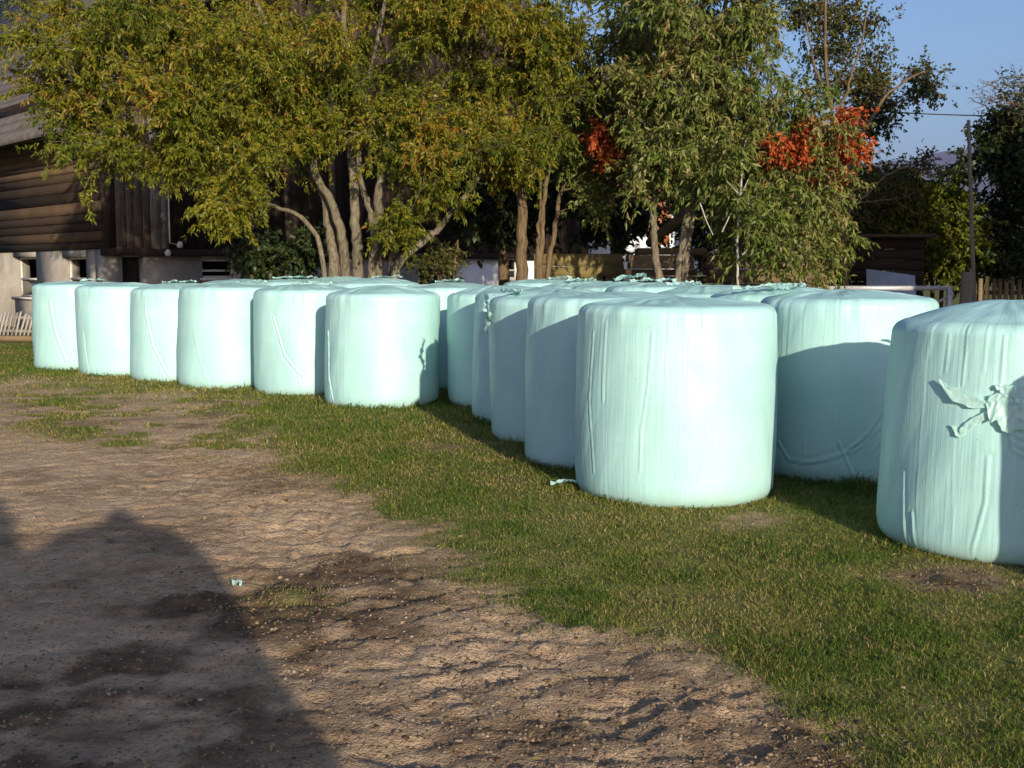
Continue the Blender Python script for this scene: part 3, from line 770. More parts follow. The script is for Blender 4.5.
# straight brown trunk and pair beside it
y_ = 20.5
make_tree('broadleaf_tree', 'tree with straight bare brown trunk between the willow and the forked trunks', 'tree', foot(521, y_),
    [([foot(521, y_)] + PP(y_, (521, 270), (522, 220), (522, 180), (525, 110), (520, 10)), .125, .06)],
    [(515, 115, 20.0, 55, 55, 1.2, 9), (530, 0, 20.3, 75, 80, 1.5, 10)], M['willow'], M['bark_brown'], seed=4, L=.085, W=.03, leaves=24)
make_tree('broadleaf_tree', 'dark leafed tree on a pair of thin slanting trunks beside the board wall', 'tree', foot(541, y_ - .4),
    [([foot(540, 20.1)] + PP(20.1, (541, 255), (543, 225), (545, 190), (560, 120), (570, 20)), .06, .025),
     ([foot(545, 20.1)] + PP(20.1, (549, 255), (556, 220), (560, 190), (585, 140), (600, 60)), .055, .025),
     ([foot(538, 20.1)] + PP(20.1, (538, 255), (539, 225), (541, 195), (535, 140)), .05, .02)],
    [(610, 178, 20.3, 36, 42, .8, 9), (572, 105, 20.2, 55, 50, 1.0, 10), (610, 40, 20.0, 70, 70, 1.3, 14)], M['ash'], M['bark_brown'], seed=5, L=.095, W=.036, leaves=22)

# long-leafed tree on the right of centre
ay = 18.2
make_tree('ash_tree', 'tall tree with long drooping leaves and pale forked trunks right of centre', 'tree', foot(668, ay),
    [([foot(661, ay)] + PP(ay, (659, 275), (655, 250), (653, 225), (653, 195), (660, 120), (665, 20), (670, -80)), .075, .03),
     ([foot(677, ay)] + PP(ay, (678, 275), (684, 240), (689, 205), (700, 150), (714, 90), (722, 30), (735, -60)), .085, .03),
     ([foot(682, ay)] + PP(ay, (684, 275), (689, 245), (693, 215), (697, 195), (730, 120), (770, 50)), .055, .02),
     ([foot(730, ay - .6)] + PP(ay - .6, (735, 260), (738, 220), (742, 170), (744, 140), (752, 60)), .04, .018)],
    [(665, 100, 18.3, 65, 55, 1.2, 20), (735, 70, 18.2, 62, 85, 1.3, 28), (745, 165, 17.6, 46, 42, .9, 15), (700, 140, 17.9, 45, 32, .8, 9),
     (772, 215, 17.2, 42, 26, .7, 6), (780, 258, 17.0, 30, 12, .4, 2), (690, 10, 18.3, 85, 60, 1.4, 18), (655, 160, 18.0, 28, 22, .6, 5), (822, 250, 17.4, 16, 18, .5, 3), (805, 125, 17.6, 26, 40, .5, 5), (815, 185, 17.4, 22, 14, .4, 2), (700, -100, 18.3, 100, 60, 1.6, 14)],
    M['ash'], M['bark'], seed=6, L=.115, W=.032, leaves=17, droop=.75, twigs=7, subs=6)

def bare_stems():
    mb = MB(); b0 = foot(738, 16.9)
    for pts, r in [([(738, 300), (737, 235), (741, 190), (742, 160), (746, 140)], .022), ([(700, 203), (706, 220), (713, 235)], .012), ([(722, 232), (730, 215), (741, 196), (748, 180)], .012), ([(741, 196), (733, 188), (726, 180)], .009), ([(749, 240), (750, 215), (748, 195)], .012), ([(742, 255), (765, 232), (778, 214)], .012)]:
        p = PP(16.9, *pts)
        if pts[0][1] == 300: p = [b0] + p
        tt = np.linspace(0, 1, 14); k = np.linspace(0, 1, len(p)); p = np.array(p)
        c = np.stack([np.interp(tt, k, p[:, a]) for a in range(3)], -1); mb.tube(c - b0, np.linspace(r, r * .6, 14), 6)
    o = mb.build('dead_sapling', M['bark_pale'], smooth=True); o.location = b0
    tag(o, 'pale bare forked stems standing among the long drooping leaves', 'dead tree')
bare_stems()

# red-leafed trees
make_tree('red_leafed_tree', 'bright red autumn tree right of centre behind the long-leafed tree', 'tree', foot(826, 17.9),
    [([foot(826, 17.9)] + PP(17.9, (826, 250), (822, 205), (826, 150)), .05, .02)],
    [(795, 148, 17.3, 20, 9, .25, 5), (842, 128, 17.6, 14, 12, .3, 4), (824, 150, 17.5, 16, 12, .3, 3), (840, 174, 17.6, 10, 8, .3, 2), (774, 148, 17.0, 5, 4, .15, 1), (815, 132, 17.2, 10, 7, .2, 2), (852, 152, 17.5, 8, 10, .2, 2)], M['red_leaf'], M['bark_brown'], seed=8, L=.075, W=.034, leaves=13, twig_len=.22, rad_cl=.20)
make_tree('red_leafed_tree', 'small patch of red autumn tree above the house', 'tree', foot(612, 23.5),
    [([foot(618, 23.5)] + PP(23.5, (618, 230), (612, 190), (606, 140)), .07, .03)],
    [(600, 138, 19.0, 6, 10, .3, 2), (610, 158, 19.0, 5, 5, .2, 1), (634, 178, 19.6, 5, 5, .2, 1)], M['red_leaf'], M['bark_brown'], seed=9, L=.075, W=.034, leaves=14, twig_len=.26, rad_cl=.22)

# sparse tall tree against the sky
sy = 20.9
make_tree('alder_tree', 'sparse tall tree with thin dark branches against the sky', 'tree', foot(846, sy),
    [([foot(846, sy)] + PP(sy, (846, 250), (840, 190), (832, 120), (824, 50), (828, -30), (832, -120)), .065, .012),
     ([P(840, 190, sy)] + PP(sy, (858, 140), (885, 95), (915, 75), (935, 68)), .045, .012),
     ([P(834, 130, sy)] + PP(sy, (850, 80), (862, 40), (868, 5)), .035, .012),
     ([P(846, 215, sy)] + PP(sy, (870, 190), (900, 165), (930, 175)), .035, .01),
     ([P(832, 110, sy)] + PP(sy, (815, 70), (805, 20)), .04, .012)],
    [(845, 30, 22, 28, 40, .7, 9), (880, 90, 22, 36, 36, .8, 9), (920, 85, 22, 20, 18, .4, 5), (868, 130, 22.3, 28, 28, .6, 7), (905, 178, 22, 28, 24, .5, 6), (862, 195, 22.3, 26, 30, .8, 8), (845, 240, 22, 30, 30, .7, 9), (830, 70, 22, 24, 40, .7, 6), (825, -70, 22, 40, 60, .9, 8), (800, 10, 22, 20, 40, .6, 5)],
    M['olive_leaf'], M['bark_brown'], seed=10, L=.075, W=.045, leaves=12, twigs=6, subs=6, droop=.3, rad_cl=.42, bare=.25)

# yellow-green bushes by the pole and the shaded tree at the right edge
make_tree('hazel_bush', 'yellow green bush behind the leaning pole', 'bush', foot(935, 22.9),
    [([foot(935, 22.9)] + PP(22.9, (930, 250), (915, 215), (905, 190)), .05, .02), ([foot(938, 22.9)] + PP(22.9, (945, 250), (955, 220), (965, 195)), .05, .02)],
    [(930, 222, 22.7, 52, 34, .8, 26), (900, 215, 22.9, 28, 28, .6, 9), (955, 252, 22.2, 30, 18, .5, 11), (915, 195, 22.9, 36, 12, .6, 7)], M['yellow_leaf'], M['bark_brown'], seed=12, L=.10, W=.055, leaves=20, rad_cl=.45, droop=.4)
ry = 22.5
make_tree('shade_dark_tree', 'nearly black shaded tree with bare twigs at the right edge', 'tree', foot(1040, ry),
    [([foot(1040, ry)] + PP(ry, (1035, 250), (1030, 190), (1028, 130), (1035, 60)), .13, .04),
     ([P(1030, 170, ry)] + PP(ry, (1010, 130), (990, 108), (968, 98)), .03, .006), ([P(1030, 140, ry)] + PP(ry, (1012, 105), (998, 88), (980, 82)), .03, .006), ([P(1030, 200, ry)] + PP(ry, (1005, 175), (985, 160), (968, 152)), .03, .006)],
    [(1022, 205, 22.2, 24, 70, .7, 26), (1015, 260, 22, 22, 20, .6, 8), (1015, 135, 22.4, 24, 26, .6, 7), (975, 160, 22.3, 12, 12, .3, 2)], M['dark_shade_leaf'], M['bark_brown'], seed=13, L=.085, W=.05, leaves=20, rad_cl=.45, droop=.3)
make_tree('shade_dark_tree', 'bare topped twiggy crown against the sky at the upper right edge', 'tree', foot(1060, 21.5),
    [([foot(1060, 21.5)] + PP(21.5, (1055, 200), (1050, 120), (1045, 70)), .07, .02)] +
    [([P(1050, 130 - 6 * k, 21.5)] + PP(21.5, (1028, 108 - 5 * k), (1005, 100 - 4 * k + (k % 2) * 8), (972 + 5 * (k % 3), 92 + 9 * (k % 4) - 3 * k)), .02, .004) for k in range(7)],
    [(1015, 95, 21.5, 30, 22, .4, 10)], M['dark_shade_leaf'], M['bark_brown'], seed=14, L=.06, W=.035, leaves=5, bare=.55, rad_cl=.4, twig_len=.35, droop=-.1)

# dark growth behind everything
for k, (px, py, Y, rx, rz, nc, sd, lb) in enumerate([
    (505, 190, 23.6, 62, 45, 26, 27, 'added dark crown standing in for the shade before the barn gable'),  # crown added to blacken the gable where only shade lies
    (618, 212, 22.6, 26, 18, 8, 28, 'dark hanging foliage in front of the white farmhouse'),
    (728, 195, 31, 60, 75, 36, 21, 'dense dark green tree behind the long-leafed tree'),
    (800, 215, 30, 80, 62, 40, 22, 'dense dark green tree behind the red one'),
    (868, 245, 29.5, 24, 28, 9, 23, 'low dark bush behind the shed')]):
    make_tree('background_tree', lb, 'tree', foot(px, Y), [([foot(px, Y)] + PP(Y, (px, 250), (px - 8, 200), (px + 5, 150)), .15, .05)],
        [(px, py, Y, rx, rz, 1.2, nc)], M['dark_shade_leaf'], M['bark_brown'], seed=sd, L=.12, W=.065, leaves=18, rad_cl=.75, twigs=7, subs=7, twig_len=.5)
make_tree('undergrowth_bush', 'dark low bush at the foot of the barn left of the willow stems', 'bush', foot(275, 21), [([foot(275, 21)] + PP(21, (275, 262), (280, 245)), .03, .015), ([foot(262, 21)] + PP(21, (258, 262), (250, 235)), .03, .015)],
    [(270, 258, 20.5, 45, 16, .5, 6), (305, 245, 20.5, 20, 18, .4, 2)], M['dark_shade_leaf'], M['bark_brown'], seed=25, L=.09, W=.05, leaves=16, rad_cl=.35)
make_tree('undergrowth_bush', 'reddish brown thin bush right of the willow stems', 'bush', foot(440, 20.5), [([foot(440, 20.5)] + PP(20.5, (438, 262), (430, 245)), .03, .015), ([foot(450, 20.5)] + PP(20.5, (455, 262), (458, 240)), .03, .015)],
    [(440, 268, 20.3, 26, 8, .3, 3)], M['olive_leaf'], M['bark_brown'], seed=26, L=.07, W=.035, leaves=12, rad_cl=.3)

# ------------------------------------------------------------------ barn
a_ = np.array([-.675, .738, 0]); a_ /= np.linalg.norm(a_)       # along the long wall, away from the corner
b_ = np.array([-a_[1] * -1, -a_[0], 0]); b_ = np.array([.738, .675, 0]); b_ -= a_ * np.dot(a_, b_); b_ /= np.linalg.norm(b_)   # along the gable wall
up = np.array([0, 0, 1.])
C0 = np.array([(105 - 512) / F * 24.8, 24.8, 0])
WL, GL, ZB, ZE = 30.0, 15.0, 1.86, 4.95
barn = empty('barn', C0, 'old dark timber barn on a pale plastered base at the left behind the willow', 'barn')
def BWp(u, o, z): return a_ * u - b_ * o + up * z            # long wall: u from corner, o outward
def GWp(u, o, z): return b_ * u - a_ * o + up * z            # gable wall
def uz(px, py, wall):
    if wall == 'L': p = plane_hit(px, py, C0, b_); return np.dot(p - C0, a_), p[2]
    p = plane_hit(px, py, C0, a_); return np.dot(p - C0, b_), p[2]

def wall_with_holes(fn, u0, u1, z0, z1, holes, th, mat, name):
    """wall of boxes round rectangular openings; outer face at o = 0"""
    mb = MB(); cuts = sorted(holes)
    x = u0
    def bx(ua, ub, za, zb):
        if ub - ua > .003 and zb - za > .003: mb.box(fn(ua, -th, za), fn(ub, 0, 0) - fn(ua, 0, 0), fn(0, th, 0), up * (zb - za), .5)
    for (h0, h1, k0, k1) in cuts:
        bx(x, h0, z0, z1); bx(h0, h1, z0, k0); bx(h0, h1, k1, z1); x = h1
    bx(x, u1, z0, z1)
    return mb.build(name, mat, barn)

def window(fn, h, th, has_sash=True, half=False, depth=.22):
    u0, u1, z0, z1 = h; w = .05
    fr = MB()
    o0 = -depth
    for (ua, ub, za, zb) in [(u0, u0 + w, z0, z1), (u1 - w, u1, z0, z1), (u0 + w, u1 - w, z0, z0 + w), (u0 + w, u1 - w, z1 - w, z1)]:
        fr.box(fn(ua, o0, za), fn(ub, 0, 0) - fn(ua, 0, 0), fn(0, .06, 0), up * (zb - za))
    zm = (z0 + z1) / 2 - .05
    fr.box(fn(u0 + w, o0, zm - .025), fn(u1 - w, 0, 0) - fn(u0 + w, 0, 0), fn(0, .06, 0), up * .05)
    f = fr.build('window', M['frame'], barn)
    if has_sash:
        g = MB(); g.box(fn(u0 + w, o0 + .02, z0 + w), fn(u1 - w, 0, 0) - fn(u0 + w, 0, 0), fn(0, .008, 0), up * (zm - .025 - z0 - w))
        g.build('pane', M['glass'], f)
    s = MB(); s.box(fn(u0 - .06, -.1, z0 - .05), fn(u1 + .06, 0, 0) - fn(u0 - .06, 0, 0), fn(0, .16, 0), up * .048); s.build('sill', M['frame'], f)
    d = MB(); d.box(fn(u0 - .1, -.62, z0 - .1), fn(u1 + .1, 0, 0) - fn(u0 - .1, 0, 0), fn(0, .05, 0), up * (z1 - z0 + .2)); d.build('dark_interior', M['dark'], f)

def holes_px(wall, lst):
    r = []
    for (x0, x1, y0, y1) in lst:
        ua, z1 = uz(x0, y0, wall); ub, z1b = uz(x1, y0, wall); _, z0 = uz((x0 + x1) / 2, y1, wall)
        r.append((min(ua, ub), max(ua, ub), max(z0, .25), min((z1 + z1b) / 2, ZB - .1)))
    return r
hL = holes_px('L', [(13, 36, 257, 297), (62, 86, 257, 296)])
hG = holes_px('G', [(122, 144, 257, 310), (202, 236, 259, 278), (420, 444, 251, 330), (501, 520, 254, 279)])
wall_with_holes(BWp, 0.4, WL, 0, ZB, hL, .4, M['plaster'], 'plaster_base')
wall_with_holes(GWp, 0.0, uz(456, 260, 'G')[0], 0, ZB, hG[:3], .4, M['plaster'], 'plaster_base')
wall_with_holes(GWp, uz(456, 260, 'G')[0], GL, 0, ZB + .12, hG[3:], .43, M['white_plaster'], 'whitewashed_wall')
for h in hL: window(BWp, h, .4)
window(GWp, hG[1], .4, False); window(GWp, hG[3], .4, True)
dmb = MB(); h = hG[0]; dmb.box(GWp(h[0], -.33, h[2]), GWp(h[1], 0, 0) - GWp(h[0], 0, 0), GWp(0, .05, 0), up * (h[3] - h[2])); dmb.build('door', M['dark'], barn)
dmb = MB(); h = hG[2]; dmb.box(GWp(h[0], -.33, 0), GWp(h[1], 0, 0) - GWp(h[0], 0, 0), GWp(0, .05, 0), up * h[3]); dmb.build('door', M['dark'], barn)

def boards():
    rg = np.random.default_rng(2)
    mb = MB(); z = ZB + .002
    mb.box(BWp(.3, -.12, ZB), a_ * (WL - .3), b_ * .1, up * (ZE - ZB + .5), .05)
    while z < ZE + .3:
        h = rg.uniform(.13, .27); u = -.02
        while u < WL:
            l = rg.uniform(6, 11); l = min(l, WL - u)
            if l < .2: break
            o = rg.uniform(.0, .03)
            mb.box(BWp(u + .004, -.06, z + .008), a_ * (l - .008), -b_ * (.06 + o + .03), up * (h - .016), np.clip(rg.normal(.44, .15), 0, 1)); u += l
        z += h
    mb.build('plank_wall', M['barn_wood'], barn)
    mb = MB(); rp = rg
    zr = lambda u: ZE + (min(u, GL - u)) * 1.0
    v = [GWp(0.1, -.2, ZB), GWp(GL - .1, -.2, ZB), GWp(GL - .1, -.2, zr(.1)), GWp(GL / 2, -.2, zr(GL / 2)), GWp(.1, -.2, zr(.1))]
    mb.add(v, [[[0, 1, 2, 4]], [[4, 2, 3]]], .05)
    u = 0.0
    ug0, ug1 = uz(112, 200, 'G')[0], uz(166, 200, 'G')[0]
    while u < GL - .05:
        w = min(rg.uniform(.16, .30), GL - u)
        grey = ug0 < u < ug1
        tn = rg.uniform(.62, 1.0) if grey else np.clip(rg.normal(.3, .16), 0, .75)
        o = .05 if grey else rg.uniform(0, .02)
        z0 = ZB + .01 - (0.02 if grey else 0); z1 = zr(u + w / 2) - .12
        mb.box(GWp(u + .006, -.05, z0), b_ * (w - .012), -a_ * (.075 + o), up * (z1 - z0), tn); u += w
    for (zz, tn) in ((ZB - .14, .25), (ZE + .0, .3)):
        mb.box(GWp(-.05, .0, zz), b_ * (GL + .1), -a_ * .16, up * .16, tn)
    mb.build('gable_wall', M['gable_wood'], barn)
    # roof: two slabs with tiles in courses and a deep shaded overhang
    for side, nm in ((0, 'roof'), (1, 'roof')):
        mb = MB(); ncr = 30; oh = .85; sl = 1.0
        tot = GL / 2 + oh
        for k in range(ncr):
            t0, t1 = k / ncr * tot, (k + 1) / ncr * tot + .05
            def pt(t, u, dz):
                o = -oh + t; zz = ZE + o * sl + .22 + dz
                return (b_ * o if side == 0 else b_ * (GL - o)) + a_ * u + up * zz
            x0, x1 = -1.0, WL + 1
            V = [pt(t0, x0, .05), pt(t0, x1, .05), pt(t1, x1, .02), pt(t1, x0, .02), pt(t0, x0, -.08), pt(t0, x1, -.08), pt(t1, x1, -.1), pt(t1, x0, -.1)]
            mb.add(V, [[[0, 3, 2, 1] if side == 0 else [0, 1, 2, 3], [4, 5, 6, 7], [0, 1, 5, 4], [1, 2, 6, 5], [2, 3, 7, 6], [3, 0, 4, 7]]], rg.random())
        mb.build(nm, M['roof'], barn)
    mb = MB()
    for k in range(12):
        mb.box(BWp(.2 + k * 1.45, .0, ZE - .02), a_ * .14, -b_ * .8 - up * .62, up * .16, .2)
    pass
    # far walls close the volume
    mb = MB(); mb.box(a_ * WL, a_ * .15, b_ * GL, up * (ZE + .2), .2); mb.box(b_ * (GL - .15) + a_ * .4, a_ * (WL - .4), b_ * .15, up * (ZE + .2), .2)
    mb.build('rear_wall', M['barn_wood'], barn)
    # cable with insulators on the gable
    mb = MB(); u1 = uz(165, 200, 'G')[0]; z1 = uz(165, 182, 'G')[1]; z0 = uz(165, 243, 'G')[1]
    mb.tube([GWp(u1, .17, z1), GWp(u1, .17, z0), GWp(u1 + .25, .17, z0 - .05)], .016, 6, cap=True)
    cb = mb.build('cable_pipe', M['frame'], barn)
    for (px, py) in ((177, 245), (165, 253)):
        u, z = uz(px, py, 'G'); mb = MB(); mb.tube([GWp(u - .02, .17, z - .07), GWp(u - .02, .17, z), GWp(u, .17, z + .07)], [.05, .075, .04], 10, cap=True); mb.build('insulator', M['frame'], cb, smooth=True)
boards()

# ------------------------------------------------------------------ small house behind
def house():
    Y = 41; x0, x1 = (572 - 512) / F * Y, (673 - 512) / F * Y; D = 6; H = 3.7
    h = empty('farmhouse', (x0, Y, 0), 'white farmhouse with orange brown shutters glimpsed between the trunks', 'house')
    mb = MB(); mb.box((0, 0, 0), (x1 - x0, 0, 0), (0, D, 0), (0, 0, H)); mb.build('wall', M['white_plaster'], h)
    mb = MB(); e = .5
    A, B, Cc = np.array([-e, -e, H - .1]), np.array([x1 - x0 + e, -e, H - .1]), np.array([x1 - x0 + e, D / 2, H + 2.6]); Dd = np.array([-e, D / 2, H + 2.6])
    for (p, q, r, s) in ((A, B, Cc, Dd), (np.array([-e, D + e, H - .1]), np.array([x1 - x0 + e, D + e, H - .1]), Cc, Dd)):
        mb.add([p, q, r, s, p + up * .15, q + up * .15, r + up * .15, s + up * .15], [[[0, 1, 2, 3], [4, 7, 6, 5], [0, 4, 5, 1], [1, 5, 6, 2], [3, 2, 6, 7], [0, 3, 7, 4]]])
    mb.build('roof', M['roof_red'], h)
    def lx(px): return (px - 512) / F * Y - x0
    def lz(py): return HC + (271 - py) * Y / F
    for (a, b, c, d) in ((648, 668, 208, 245),):
        mb = MB(); mb.box((lx(a), -.08, lz(d)), (lx(b) - lx(a), 0, 0), (0, .078, 0), (0, 0, lz(c) - lz(d))); mb.build('shutter', M['orange'], h)
    mb = MB(); mb.box((lx(602), -.06, lz(238)), (lx(622) - lx(602), 0, 0), (0, .058, 0), (0, 0, lz(205) - lz(238))); w = mb.build('window', M['frame'], h)
    mb = MB(); mb.box((lx(604), -.08, lz(236)), (lx(620) - lx(604), 0, 0), (0, .018, 0), (0, 0, lz(207) - lz(236))); mb.build('pane', M['glass'], w)
house()

# ------------------------------------------------------------------ timber and yard things behind the bales
def board_wall():
    Y = 21.4; x0, x1 = (534 - 512) / F * Y, (622 - 512) / F * Y
    w = empty('board_wall', (x0, Y, 0), 'low olive brown wall of wide boards below the farmhouse', 'fence')
    mb = MB(); z = .1; rg = np.random.default_rng(4)
    while z < 1.62:
        h = .23; mb.box((0, rg.uniform(0, .015), z), (x1 - x0, 0, 0), (0, .05, 0), (0, 0, h - .003), rg.uniform(.3, .75)); z += h
    mb.build('boards', M['olive_plank'], w)
    for xx in (.05, (x1 - x0) / 2, x1 - x0 - .15):
        mb = MB(); mb.box((xx, .066, 0), (.1, 0, 0), (0, .1, 0), (0, 0, 1.6), .4); mb.build('post', M['plank'], w)
    mb = MB(); 
    for s in (0, 1):
        xa, xb = (.9, 1.25) if s == 0 else (1.6, 1.25)
        mb.box((xa, -.03, .3), (.08, 0, 0), (0, .028, 0), (xb - xa, 0, 1.0), .7)
    mb.build('brace', M['plank'], w)
board_wall()

def planks():
    rg = np.random.default_rng(6)
    def pile(px0, px1, Y, z1, n, lab, grp, th=.12):
        z = .05
        while z < z1:
            xa = (px0 + rg.uniform(-8, 8) - 512) / F * Y; xb = (px1 + rg.uniform(-14, 10) - 512) / F * Y
            for k in range(2):
                mb = MB(); L = xb - xa; w = .28; t = th * rg.uniform(.88, .98)
                mb.box((-L / 2, -w / 2, 0), (L, 0, 0), (0, w, 0), (0, 0, t), rg.uniform(.15, .95))
                o = mb.build('plank', M['plank']); o.location = ((xa + xb) / 2, Y + k * .34 + rg.uniform(-.04, .04), z); o.rotation_euler = (0, rg.normal(0, .004), rg.normal(0, .008))
                tag(o, lab, 'plank', grp)
            z += th + rg.choice([.003, .003, .012])
    pile(632, 704, 20.1, 1.74, 10, 'dark plank with pale end in the shaded timber pile beside the board wall', 'planks in the shaded timber pile')
    pile(708, 826, 20.4, 1.6, 10, 'brown sawn plank in the long timber pile behind the drooping leaves', 'planks in the long timber pile')
    mb = MB(); p = P(650, 243, 20.15); q = P(695, 207, 18.45)
    mb.tube(np.array([p, (p + q) / 2 + [0, 0, .02], q]) - p, [.085, .08, .075], 12, cap=True)
    o = mb.build('leaning_log', M['bark'], smooth=True); o.location = p
    tag(o, 'grey round log leaning against the forked trunk', 'log')
planks()

def gate():
    Y = 18.6; x0, x1 = (812 - 512) / F * Y, (951 - 512) / F * Y
    g = empty('field_gate', (x0, Y, 0), 'grey metal field gate with diagonal brace behind the bales', 'gate')
    L = x1 - x0; zt = HC - 17 * Y / F; mb = MB()
    mb.box((0, 0, zt - .035), (L, 0, 0), (0, .05, 0), (0, 0, .07)); mb.build('top_rail', M['metal'], g)
    for z in (.25, .55):
        mb = MB(); mb.box((.05, 0.01, z), (L - .1, 0, 0), (0, .04, 0), (0, 0, .05)); mb.build('rail', M['metal'], g)
    for x in (L - .075, 0.25, -.0):
        mb = MB(); mb.box((x, -.012, -.02), (.075, 0, 0), (0, .075, 0), (0, 0, zt + .045)); mb.build('upright', M['metal'], g)
    mb = MB(); mb.box((L - 1.1, .052, .35), (.07, 0, 0), (0, .03, 0), (1.0, 0, .62)); mb.build('brace', M['metal'], g)
    for (px, pt, w, lb) in ((821, 262, .15, 'grey round post beside the left end of the field gate'), (965, 270, .22, 'thick weathered post between the field gate and the leaning pole')):
        c = foot(px, 19.2); h = HC + (271 - pt) * 19.2 / F
        mb = MB(); mb.tube([(0, 0, 0), (0, 0, h * .5), (.01, 0, h - .03), (.01, 0, h)], [w / 2, w / 2 * .97, w / 2 * .95, w / 2 * .8], 14, cap=True)
        o = mb.build('wooden_post', M['post_wood']); o.location = c; tag(o, lb, 'post')
gate()

def pole():
    a = foot(976.5, 20.0); b = P(968.5, 120, 20.0); mb = MB()
    t = np.linspace(0, 1, 12)[:, None]; mb.tube((a * (1 - t) + b * t) - a, np.linspace(.042, .028, 12), 10, cap=True)
    o = mb.build('leaning_pole', M['post_wood'], smooth=True); o.location = a; tag(o, 'tall thin grey wooden pole leaning left against the sky', 'pole')
    p0, p1 = P(835, 108, 22.0), P(1130, 113, 24.0); t = np.linspace(0, 1, 40)
    c = p0[None] * (1 - t[:, None]) + p1[None] * t[:, None]; c[:, 2] -= .10 * 4 * t * (1 - t)
    mb = MB(); mb.tube(c - p0, .012, 5); o = mb.build('overhead_wire', M['wire']); o.location = p0; tag(o, 'thin overhead wire crossing the sky at the right', 'wire')
    a = foot(1130, 24.0); mb = MB(); mb.tube([(0, 0, 0), (0, 0, 2.5), (0, 0, p1[2] + .3)], [.1, .09, .08], 10, cap=True)
    o = mb.build('utility_pole', M['post_wood'], smooth=True); o.location = a; tag(o, 'wooden utility pole outside the right edge carrying the wire', 'pole')
pole()

def picket_fence():
    Y = 21.5; x0, x1 = (978 - 512) / F * Y, (1100 - 512) / F * Y
    f = empty('picket_fence', (x0, Y, 0), 'brown picket fence right of the leaning pole', 'fence')
    rg = np.random.default_rng(8); x = 0; mb = MB()
    while x < x1 - x0:
        h = HC - .12 + rg.uniform(-.04, .03); w = .075
        mb.box((x, rg.uniform(-.008, .008), .06), (w, 0, 0), (0, .022, 0), (rg.normal(0, .012), 0, h - .06), rg.uniform(.2, .9)); x += .118
    mb.build('pickets', M['plank'], f)
    for z in (.35, .95):
        mb = MB(); mb.box((-.05, .036, z), (x1 - x0 + .1, 0, 0), (0, .04, 0), (0, 0, .08), .4); mb.build('rail', M['plank'], f)
    for x in (0.02, 1.1, 2.2):
        mb = MB(); mb.box((x, .08, -.05), (.09, 0, 0), (0, .09, 0), (0, 0, 1.2), .4); mb.build('post', M['plank'], f)
picket_fence()

def shed():
    Y = 21.5; x0, x1 = (843 - 512) / F * Y, (922 - 512) / F * Y
    s = empty('timber_shed', (x0, Y, 0), 'low dark timber shed in deep shade behind the field gate', 'shed'); W = x1 - x0
    mb = MB(); rg = np.random.default_rng(9); z = 0.0
    while z < 1.95:
        mb.box((0, rg.uniform(-.012, .012), z), (W, 0, 0), (0, .05, 0), (0, 0, .19), rg.uniform(.0, .35)); z += .2  # board tones lowered to put the shade into the wood
    mb.box((0, .07, 0), (.06, 0, 0), (0, .9, 0), (0, 0, 1.9), .2); mb.box((W - .06, .07, 0), (.06, 0, 0), (0, .9, 0), (0, 0, 1.9), .2)
    mb.build('plank_wall', M['barn_wood'], s)
    mb = MB(); mb.add([(-.25, -.3, 2.0), (W + .1, -.3, 2.0), (W + .1, 1.1, 1.99), (-.25, 1.1, 1.99), (-.25, -.3, 2.06), (W + .1, -.3, 2.06), (W + .1, 1.1, 2.05), (-.25, 1.1, 2.05)],
                      [[[3, 2, 1, 0], [4, 5, 6, 7], [0, 1, 5, 4], [1, 2, 6, 5], [2, 3, 7, 6], [3, 0, 4, 7]]]); mb.build('roof', M['barn_wood'], s)
    Yb = 20.6; xa, xb = (868 - 512) / F * Yb, (920 - 512) / F * Yb
    mb = MB(); mb.add([(0, 0, 0), (xb - xa, 0, 0), (xb - xa, .35, 1.3), (.05, .35, 1.42), (0, .03, -.01), (xb - xa, .03, -.01), (xb - xa, .38, 1.29), (.05, .38, 1.41)],
                      [[[0, 1, 2, 3], [7, 6, 5, 4], [0, 4, 5, 1], [1, 5, 6, 2], [2, 6, 7, 3], [3, 7, 4, 0]]])
    o = mb.build('leaning_board', M['slate']); o.location = (xa, Yb, 0.01); tag(o, 'grey blue board leaning against the dark shed', 'board')
shed()

def rack():
    c = G(36, 338); d = np.array([-.95, .32, 0]); d /= np.linalg.norm(d); n_ = np.array([.32, .95, 0]); n_ /= np.linalg.norm(n_)
    r = empty('slatted_rack', c, 'pale slatted wooden rack leaning by the barn at the left edge', 'rack')
    rg = np.random.default_rng(3)
    for k in range(13):
        mb = MB(); o = d * (k * .105); mb.box(o, d * .055 * .8, n_ * .03, up * rg.uniform(.46, .55) + d * (-.10 + rg.normal(0, .02)) + n_ * .1, rg.uniform(.4, 1)); mb.build('slat', M['grey_wood'], r)
    for z in (.1, .38):
        mb = MB(); mb.box(n_ * (.04 + z * .2) - d * .05 + up * z, d * 1.5, n_ * .03, up * .06, .5); mb.build('rail', M['grey_wood'], r)
    c2 = G(20, 341); mb = MB(); mb.box((-.9, 0, 0), (1.15, 0, 0), (0, .16, 0), (0, 0, .10), .7)
    o = mb.build('wooden_beam', M['plank']); o.location = c2 + [0, 0, .0]; o.rotation_euler.z = -.1; tag(o, 'short brown beam lying on the grass below the slatted rack', 'beam')
rack()

